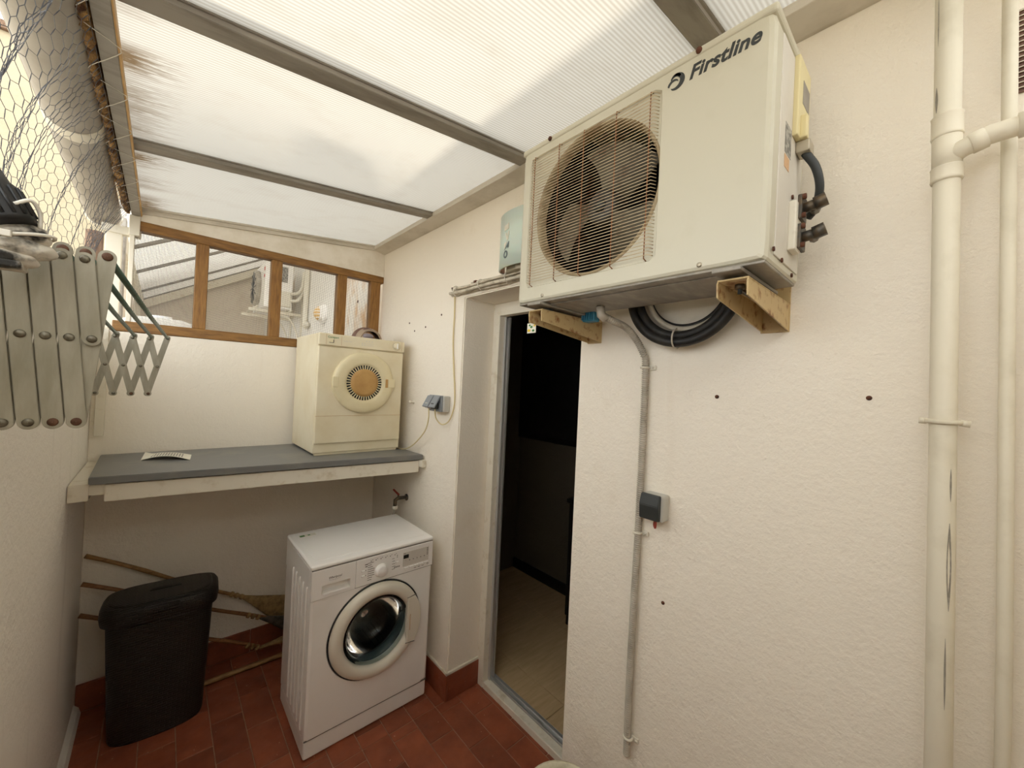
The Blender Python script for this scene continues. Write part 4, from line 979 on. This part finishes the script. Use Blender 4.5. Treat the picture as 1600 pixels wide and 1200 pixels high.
for k in range(5):
    p, q = near[k].copy(), far[k].copy()
    MB().tube([p, p.lerp(q, .5) + Vector((0, 0, -.004)), q], .0052, 8).build('rod', 'green_rod', ck)
for y in (-1.90, -.68):
    MB().box(-1.4295, -1.424, y - .016, y + .016, 1.56, 1.866, .001, 1).build('wall_plate', 'rack_steel', ck)
MB().tube([(-1.424, -.68, 1.80), (far[4].x, -.68, 1.80)], .004, 8).build('pivot_pin', 'rack_steel', ck)
MB().tube([(-1.424, -1.90, 1.715), (near[7].x - .011, -1.90, 1.715)], .004, 8).build('pivot_pin', 'rack_steel', ck)

# ---- paint-smeared clamp with black ribbed cap at the left edge
cl = thing('pole_clamp', 'black ribbed cap and paint-smeared taped clamp above the near end of the rack', 'clamp', (-1.33, -1.975, 1.80))
ax = Vector((-.42, .15, .89)).normalized(); c0 = Vector((-1.326, -1.975, 1.852))
MB().lathe([(.0005, -.010), (.022, -.010), (.024, -.004), (.024, .034), (.020, .042), (.018, .07), (.012, .078), (.0005, .079)], c0, ax, 28).build('cap', 'black', cl)
capo = bpy.data.objects['cap']
a_ = (Vector((1, 0, 0)) - ax * ax.x).normalized(); b__ = ax.cross(a_)
for k in range(16):
    t_ = 2 * PI * k / 16; o_ = c0 + (a_ * math.cos(t_) + b__ * math.sin(t_)) * .0242
    MB().tube([o_ - ax * .003, o_ + ax * .032], .0019, 6).build('cap_rib', 'black', capo)
def blob(c, rx, ry, rz_, name, mat, seed, amp=.004):
    rnd = random.Random(seed); bm = bmesh.new(); bmesh.ops.create_icosphere(bm, subdivisions=4, radius=1)
    ph = [(rnd.uniform(-6, 6), rnd.uniform(-6, 6), rnd.uniform(-6, 6), rnd.uniform(0, 6)) for _ in range(7)]
    for v in bm.verts:
        n = v.co.copy(); d = sum(math.sin(a * n.x + b2 * n.y + c2 * n.z + e) for a, b2, c2, e in ph) / 7
        v.co = Vector((n.x * rx, n.y * ry, n.z * rz_)) + n * amp * d + Vector(c)
    m_ = MB(); m_.bm_add(bm, True); return m_.build(name, mat, cl)
blob((-1.318, -1.965, 1.838), .028, .022, .014, 'tape_wrap', 'paint_smear', 1); blob((-1.322, -1.962, 1.820), .036, .024, .014, 'tape_wrap', 'paint_smear', 2, .005); blob((-1.330, -1.964, 1.806), .030, .022, .012, 'tape_wrap', 'paint_smear', 5)
MB().box(-1.35, -1.312, -1.985, -1.945, 1.792, 1.801, .002).build('jaw', 'paint_smear', cl)
MB().tube([(-1.320 + .032 * math.cos(t_), -1.965 + .026 * math.sin(t_), 1.831 + .010 * math.cos(t_)) for t_ in [2 * PI * q / 28 for q in range(28)]], .0022, 6, closed=True).build('zip_tie', 'string', cl)
MB().tube(spline([(-1.318, -1.992, 1.868), (-1.306, -1.985, 1.878), (-1.300, -1.975, 1.866), (-1.300, -1.972, 1.848)], 6), .0022, 6).build('zip_tie', 'string', cl)
MB().box(-1.329, -1.318, -1.999, -1.991, 1.826, 1.834, .001).build('zip_tie_head', 'string', cl)
MB().tube([(-1.345, -1.965, 1.802), (-1.40, -1.965, 1.80), (-1.434, -1.965, 1.80)], .006, 8).build('stay', 'rack_steel', cl)

# ---- gutter, foam strip, posts
gt = thing('roof_gutter', 'large grey half-round plastic gutter along the eaves at left', 'gutter', (-1.41, -1.9, 2.38))
def gpt(s): y = -4.0 + s * 4.2; return Vector((-1.398 - .040 * max(0, (y + 1.5) / 1.7) if y > -1.5 else -1.398, y, 2.452))
def half_gutter(y0, y1, r, name, mat, th=.003, n=18):
    ls = []
    for y in [y0 + (y1 - y0) * k / 10 for k in range(11)]:
        cx_ = -1.402 - .030 * max(0, (y + 1.6) / 1.8); l = []
        for k in range(n + 1): t_ = PI + PI * k / n; l.append((cx_ + r * math.cos(t_), y, 2.462 + r * math.sin(t_)))
        for k in range(n, -1, -1): t_ = PI + PI * k / n; l.append((cx_ + (r - th) * math.cos(t_), y, 2.462 + (r - th) * math.sin(t_)))
        ls.append(l)
    return MB().loft(ls).build(name, mat, gt)
half_gutter(-3.3, .17, .066, 'trough', 'gutter'); half_gutter(-.93, -.865, .0695, 'joint_sleeve', 'white_pvc')
half_gutter(.15, .185, .070, 'end_cap', 'white_pvc', .066)
MB().tube([(-1.402 - .066, -3.3, 2.462), (-1.402 - .066, -1.6, 2.462), (-1.433 - .066, .17, 2.462)], .005, 8).build('outer_bead', 'gutter', gt)
fm = MB(); ls = []
rnd = random.Random(3)
for k in range(240):
    y = -2.4 + 2.36 * k / 239; w_ = .010 + .006 * rnd.random(); h_ = .020 + .016 * rnd.random(); x = -1.337 + rnd.uniform(-.004, .004); z = 2.466 + rnd.uniform(-.008, .006)
    ls.append([(x + w_ * math.cos(t_) * rnd.uniform(.75, 1.2), y, z + h_ * math.sin(t_) * rnd.uniform(.8, 1.15)) for t_ in [2 * PI * q / 8 for q in range(8)]])
fm.loft(ls); tag(fm.build('foam_strip', 'foam', None, (-1.337, -1.2, 2.44)), 'weathered brown foam strip between gutter and eaves beam', 'foam')
stg = MB(); P = []
for k in range(7):
    y = -1.62 + k * .22; P += [(-1.282, y, 2.446), (-1.300, y + .05, 2.4435), (-1.340, y + .11, 2.436), (-1.345, y + .16, 2.440)]
stg.tube(spline(P, 3), .0010, 5); tag(stg.build('tie_string', 'string', None, (-1.31, -.9, 2.44)), 'thin white string lashed around the eaves beam', 'string')
ps = thing('eaves_post', 'white plastic post and elbow at the window corner below the gutter', 'post', (-1.385, .06, 1.868))
MB().box(-1.412, -1.352, .03, .075, 1.868, 2.352, .003).build('upright', 'white_pvc', ps)
MB().box(-1.425, -1.285, .02, .07, 2.345, 2.385, .003).build('arm', 'white_pvc', ps)
MB().box(-1.328, -1.288, -.01, .035, 2.345, 2.444, .003).build('hanger', 'white_pvc', ps)
wp = MB().tube([(-1.475, .28, -.03), (-1.477, .28, 1.2), (-1.473, .28, 2.0), (-1.471, .28, 2.39)], [.040, .038, .036, .034], 14).build('wooden_pole', 'bark', None, (-1.475, .28, -.03)); tag(wp, 'rough brown wooden pole standing below the gutter end', 'pole')
gp = MB().box(-1.425, -1.355, .28, .36, -.03, 2.50, .004).build('grey_post', 'alu', None, (-1.39, .32, -.03)); tag(gp, 'grey metal post outside at the left end of the window', 'post')

# ---- chicken wire
def hexnet():
    b = MB(); cw, ch = .036, .042          # cell pitch along the run and down the drop
    def P(i, j):   # map cell coordinates to the draped sheet
        u = i; v = j
        y = -2.55 + u
        s = min(1, max(0, v / .66))
        q = min(1, s * 4)
        fold = (.030 * math.sin(u * 17 + 2.2 * s) + .018 * math.sin(u * 41 + 1.3)) * (.35 + .65 * q)
        x = -1.325 - .27 * s if s < .1 else -1.352 - .082 * (s - .1) / .9
        x += (-.028 * math.sin(PI * s) * (1 + .8 * math.sin(u * 5.5 + .6)) + .010 * math.sin(u * 29 + 5 * s)) * q
        z = 2.438 - .568 * s + .010 * math.sin(u * 13) * q
        return Vector((x, y + fold, z))
    W, H = 2.55, .66; nj = int(H / (ch * .75)) + 1; ni = int(W / cw)
    r = .00062
    def seg(a, c):
        d = (c - a)
        if d.length < 1e-5: return
        d.normalize(); q = d.orthogonal().normalized(); s = d.cross(q)
        vs_ = []
        for p in (a, c):
            for k in range(3): t_ = 2 * PI * k / 3; vs_.append(p + (q * math.cos(t_) + s * math.sin(t_)) * r)
        b.add(vs_, [[0, 1, 4, 3], [1, 2, 5, 4], [2, 0, 3, 5]])
    for j in range(nj):
        for i in range(ni):
            u = (i + (.5 if j % 2 else 0)) * cw; v = j * ch * .75
            top = (u, v - ch * .25); l = (u - cw / 2, v); rr = (u + cw / 2, v)
            T0, L0, R0 = P(*top), P(*l), P(*rr)
            seg(T0, L0); seg(T0, R0)
            Lb = P(u - cw / 2, v + ch * .5); m_ = (L0 + Lb) / 2
            o1 = Vector((0, .0009, 0)); seg(L0, m_ + o1); seg(m_ + o1, Lb); seg(L0, m_ - o1); seg(m_ - o1, Lb)
    return b.build('wire_netting', 'wire', None, (-1.40, -1.3, 1.87), recalc=False)
tag(hexnet(), 'hexagonal chicken wire netting draped from the eaves down to the left wall', 'wire netting')

# ================================================================== BEYOND THE WINDOW
struct(MB().box(-30, 30, -30, 30, -.30, -.09).build('ground', 'ground'))
nb = thing('neighbour_house', 'pale cream neighbouring house behind the wire netting', 'building', (-4.5, 3.4, -.09))
MB().box(-9.0, -1.62, 3.0, 4.4, -.09, 4.66).build('facade', 'cream_wall', nb); MB().box(-9.05, -1.58, 2.96, 4.4, 4.66, 4.74, .01).build('coping', 'bark', nb)
struct(MB().box(0, .24, .12, 4.5, -.09, 3.9).build('wall_outer', 'plaster_out'), 'white outside wall beyond the window')
struct(MB().box(-1.62, 3.5, 4.5, 6.5, -.09, 8.2).build('wall_far', 'beige_wall'), 'shaded beige wall far beyond the window')
# canopy over the neighbour's patio
cp = thing('patio_canopy', 'white sloping patio canopy with thin battens seen through the window', 'canopy', (-.7, 2.6, 2.6))
def cz(x): return 2.64 + .575 * (x + 1.36)
def cbar(y0, y1, o0, o1, x0=-1.42, x1=-.001):
    return MB().prism([(x0, y0, cz(x0) + o0), (x1, y0, cz(x1) + o0), (x1, y0, cz(x1) + o1), (x0, y0, cz(x0) + o1)], (0, y1 - y0, 0), .001)
yy = [.45, 1.5, 2.5, 3.75, 4.49]
for k in range(4):
    o = cbar(yy[k] + .01, yy[k+1] - .01, .0, .012).build('canopy_sheet', 'canopy', cp); o.data.materials.append(MAT['sheet_skin'])
    for p in o.data.polygons: p.material_index = 0 if p.normal.z < -.4 else 1
for y in yy: cbar(y - .022, y + .022, -.025, .014).build('batten', 'alu', cp)
cbar(4.40, 4.47, -.14, -.03).build('fascia', 'white_paint', cp)
MB().box(-1.46, -1.40, .4, 4.49, 2.50, 2.62, .004).build('eaves_beam', 'white_paint', cp)
# second air conditioner
a2 = thing('air_conditioner', 'smaller white air conditioner unit on a bracket shelf outside the window', 'air conditioner', (-.25, 2.45, 2.40))
MB().box(-.395, -.125, 2.15, 2.85, 2.405, 2.905, .012, 3).build('cabinet', 'enamel', a2)
MB().lathe([(.20, 0), (.205, -.03), (.19, -.045), (.0005, -.05)], (-.393, 2.55, 2.655), (1, 0, 0), 40).build('fan_cover', 'conduit', a2)
for k in range(6): MB().tube([(-.445, 2.55 + .18 * math.cos(PI * k / 6), 2.655 + .18 * math.sin(PI * k / 6)), (-.445, 2.55 - .18 * math.cos(PI * k / 6), 2.655 - .18 * math.sin(PI * k / 6))], .003, 5).build('guard_wire', 'dark_grey', a2)
for z, h in ((2.80, .04), (2.73, .03)): MB().box(-.397, -.3945, 2.17, 2.22, z, z + h).build('red_sticker', 'pink_red', a2)
MB().box(-.30, -.18, 2.145, 2.152, 2.70, 2.87, .001, 1).build('side_label', 'grey_label', a2)
MB().box(-.30, -.14, 2.12, 2.16, 2.43, 2.60, .008).build('valve_cover', 'white_pvc', a2)
for z in (2.52, 2.60):
    MB().tube(spline([(-.16, 2.13, z - .02), (-.08, 2.13, z + .0), (-.035, 2.14, z + .08), (-.02, 2.16, z + .22), (-.012, 2.18, 2.86)], 6), .018, 10).build('pipe', 'white_pvc', a2)
fr = thing('shelf_bracket', 'white metal shelf bracket carrying the smaller air conditioner outside', 'bracket', (-.1, 2.4, 2.2))
for y in (2.24, 2.74):
    MB().box(-.52, -.002, y - .02, y + .02, 2.355, 2.385, .003).build('arm', 'white_paint', fr)
    MB().tube(spline([(-.30, y, 2.355), (-.15, y, 2.33), (-.07, y, 2.22), (-.012, y, 2.02)], 6), .010, 8).build('brace', 'white_paint', fr)
    MB().box(-.014, -.001, y - .02, y + .02, 2.0, 2.70, .003).build('upright', 'white_paint', fr)
MB().tube([(-.46, 2.10, 2.394), (-.46, 2.90, 2.394)], .010, 8).build('cross_bar', 'white_paint', fr)
MB().tube([(-.14, 2.10, 2.394), (-.14, 2.90, 2.394)], .010, 8).build('cross_bar', 'white_paint', fr)
wpip = MB().tube(spline([(-.03, 1.98, 2.96), (-.03, 1.97, 2.7), (-.03, 1.98, 2.3), (-.035, 1.93, 2.22), (-.03, 1.86, 2.24)], 6), .028, 12).build('downpipe', 'white_pvc', None, (-.03, 1.95, 2.2)); tag(wpip, 'white pipe hooked at its foot beside the outside lamp', 'pipe')
bl = thing('bulkhead_lamp', 'round white bulkhead lamp with ribbed amber glass on the outside wall', 'lamp', (-.002, 1.38, 2.30))
MB().lathe([(.095, 0), (.095, -.02), (.085, -.035), (.070, -.038)], (-.001, 1.38, 2.30), (1, 0, 0), 32, cap1=True).build('base', 'enamel', bl)
MB().lathe([(.072, -.036), (.068, -.06), (.05, -.085), (.02, -.098), (.0005, -.10)], (-.001, 1.38, 2.30), (1, 0, 0), 28).build('glass', 'amber', bl)
for dz in (-.045, -.015, .015, .045):
    h = math.sqrt(max(.0001, .075 ** 2 - dz * dz)); MB().tube([(-.036 - .062 * math.sin(PI * k / 12) * (h / .075), 1.38 - h * math.cos(PI * k / 12), 2.30 + dz) for k in range(13)], .005, 6).build('guard_bar', 'enamel', bl)
MB().lathe([(.074, -.036), (.076, -.05), (.070, -.062)], (-.001, 1.38, 2.30), (1, 0, 0), 28).build('rim', 'enamel', bl)
wb = MB().box(-.020, -.001, .22, .80, 1.5, 3.0, .002).build('weathered_board', 'board', None, (-.01, .5, 1.5)); tag(wb, 'weathered board with peeling white paint beyond the right end of the window', 'board')
MB().tube([(-.0225, .44, 2.30), (-.019, .44, 2.30)], .012, 10).build('knot', 'rust', wb)
tk = thing('water_tank', 'white rounded plastic tank top outside the left part of the window', 'tank', (-1.22, .75, -.09))
MB().loft([[(-1.20 + a_ * math.copysign(abs(math.cos(t_)) ** .6, math.cos(t_)), .78 + a_ * .8 * math.copysign(abs(math.sin(t_)) ** .6, math.sin(t_)), z) for t_ in [2 * PI * q / 32 for q in range(32)]] for a_, z in ((.22, -.09), (.235, .5), (.235, 1.80), (.225, 1.93), (.19, 1.985), (.12, 2.01), (.04, 2.015))]).build('body', 'ac_side', tk)
MB().lathe([(.06, 0), (.06, .018), (.0005, .02)], (-1.20, .78, 2.012), (0, 0, 1), 20).build('cap', 'enamel', tk)
MB().box(-1.48, -1.42, 4.2, 4.26, -.09, 2.62).build('prop', 'white_paint', cp)

# ================================================================== HALL FURNITURE
pc = thing('picture', 'large black framed picture on the dark hall wall', 'picture', (1.27, -.60, 1.21))
MB().box(1.262, 1.2795, -1.10, -.10, 1.215, 2.24, .004).build('frame', 'chest', pc); MB().box(1.258, 1.264, -1.06, -.14, 1.255, 2.20, .002).build('canvas', 'picture', pc)
ch = thing('chest', 'dark wooden chest against the hall wall just inside the doorway', 'chest', (1.12, -1.39, .03))
MB().box(.98, 1.26, -1.75, -1.03, .09, .875, .006).build('body', 'chest', ch); MB().box(.965, 1.262, -1.765, -1.015, .875, .905, .005).build('top', 'chest', ch)
for x, y in ((1.0, -1.72), (1.23, -1.72), (1.0, -1.06), (1.23, -1.06)): MB().box(x - .018, x + .018, y - .018, y + .018, .03, .09, .002).build('foot', 'chest', ch)
for z in (.30, .55, .78): MB().box(.974, .981, -1.73, -1.05, z - .10, z + .09, .003).build('drawer', 'chest', ch)
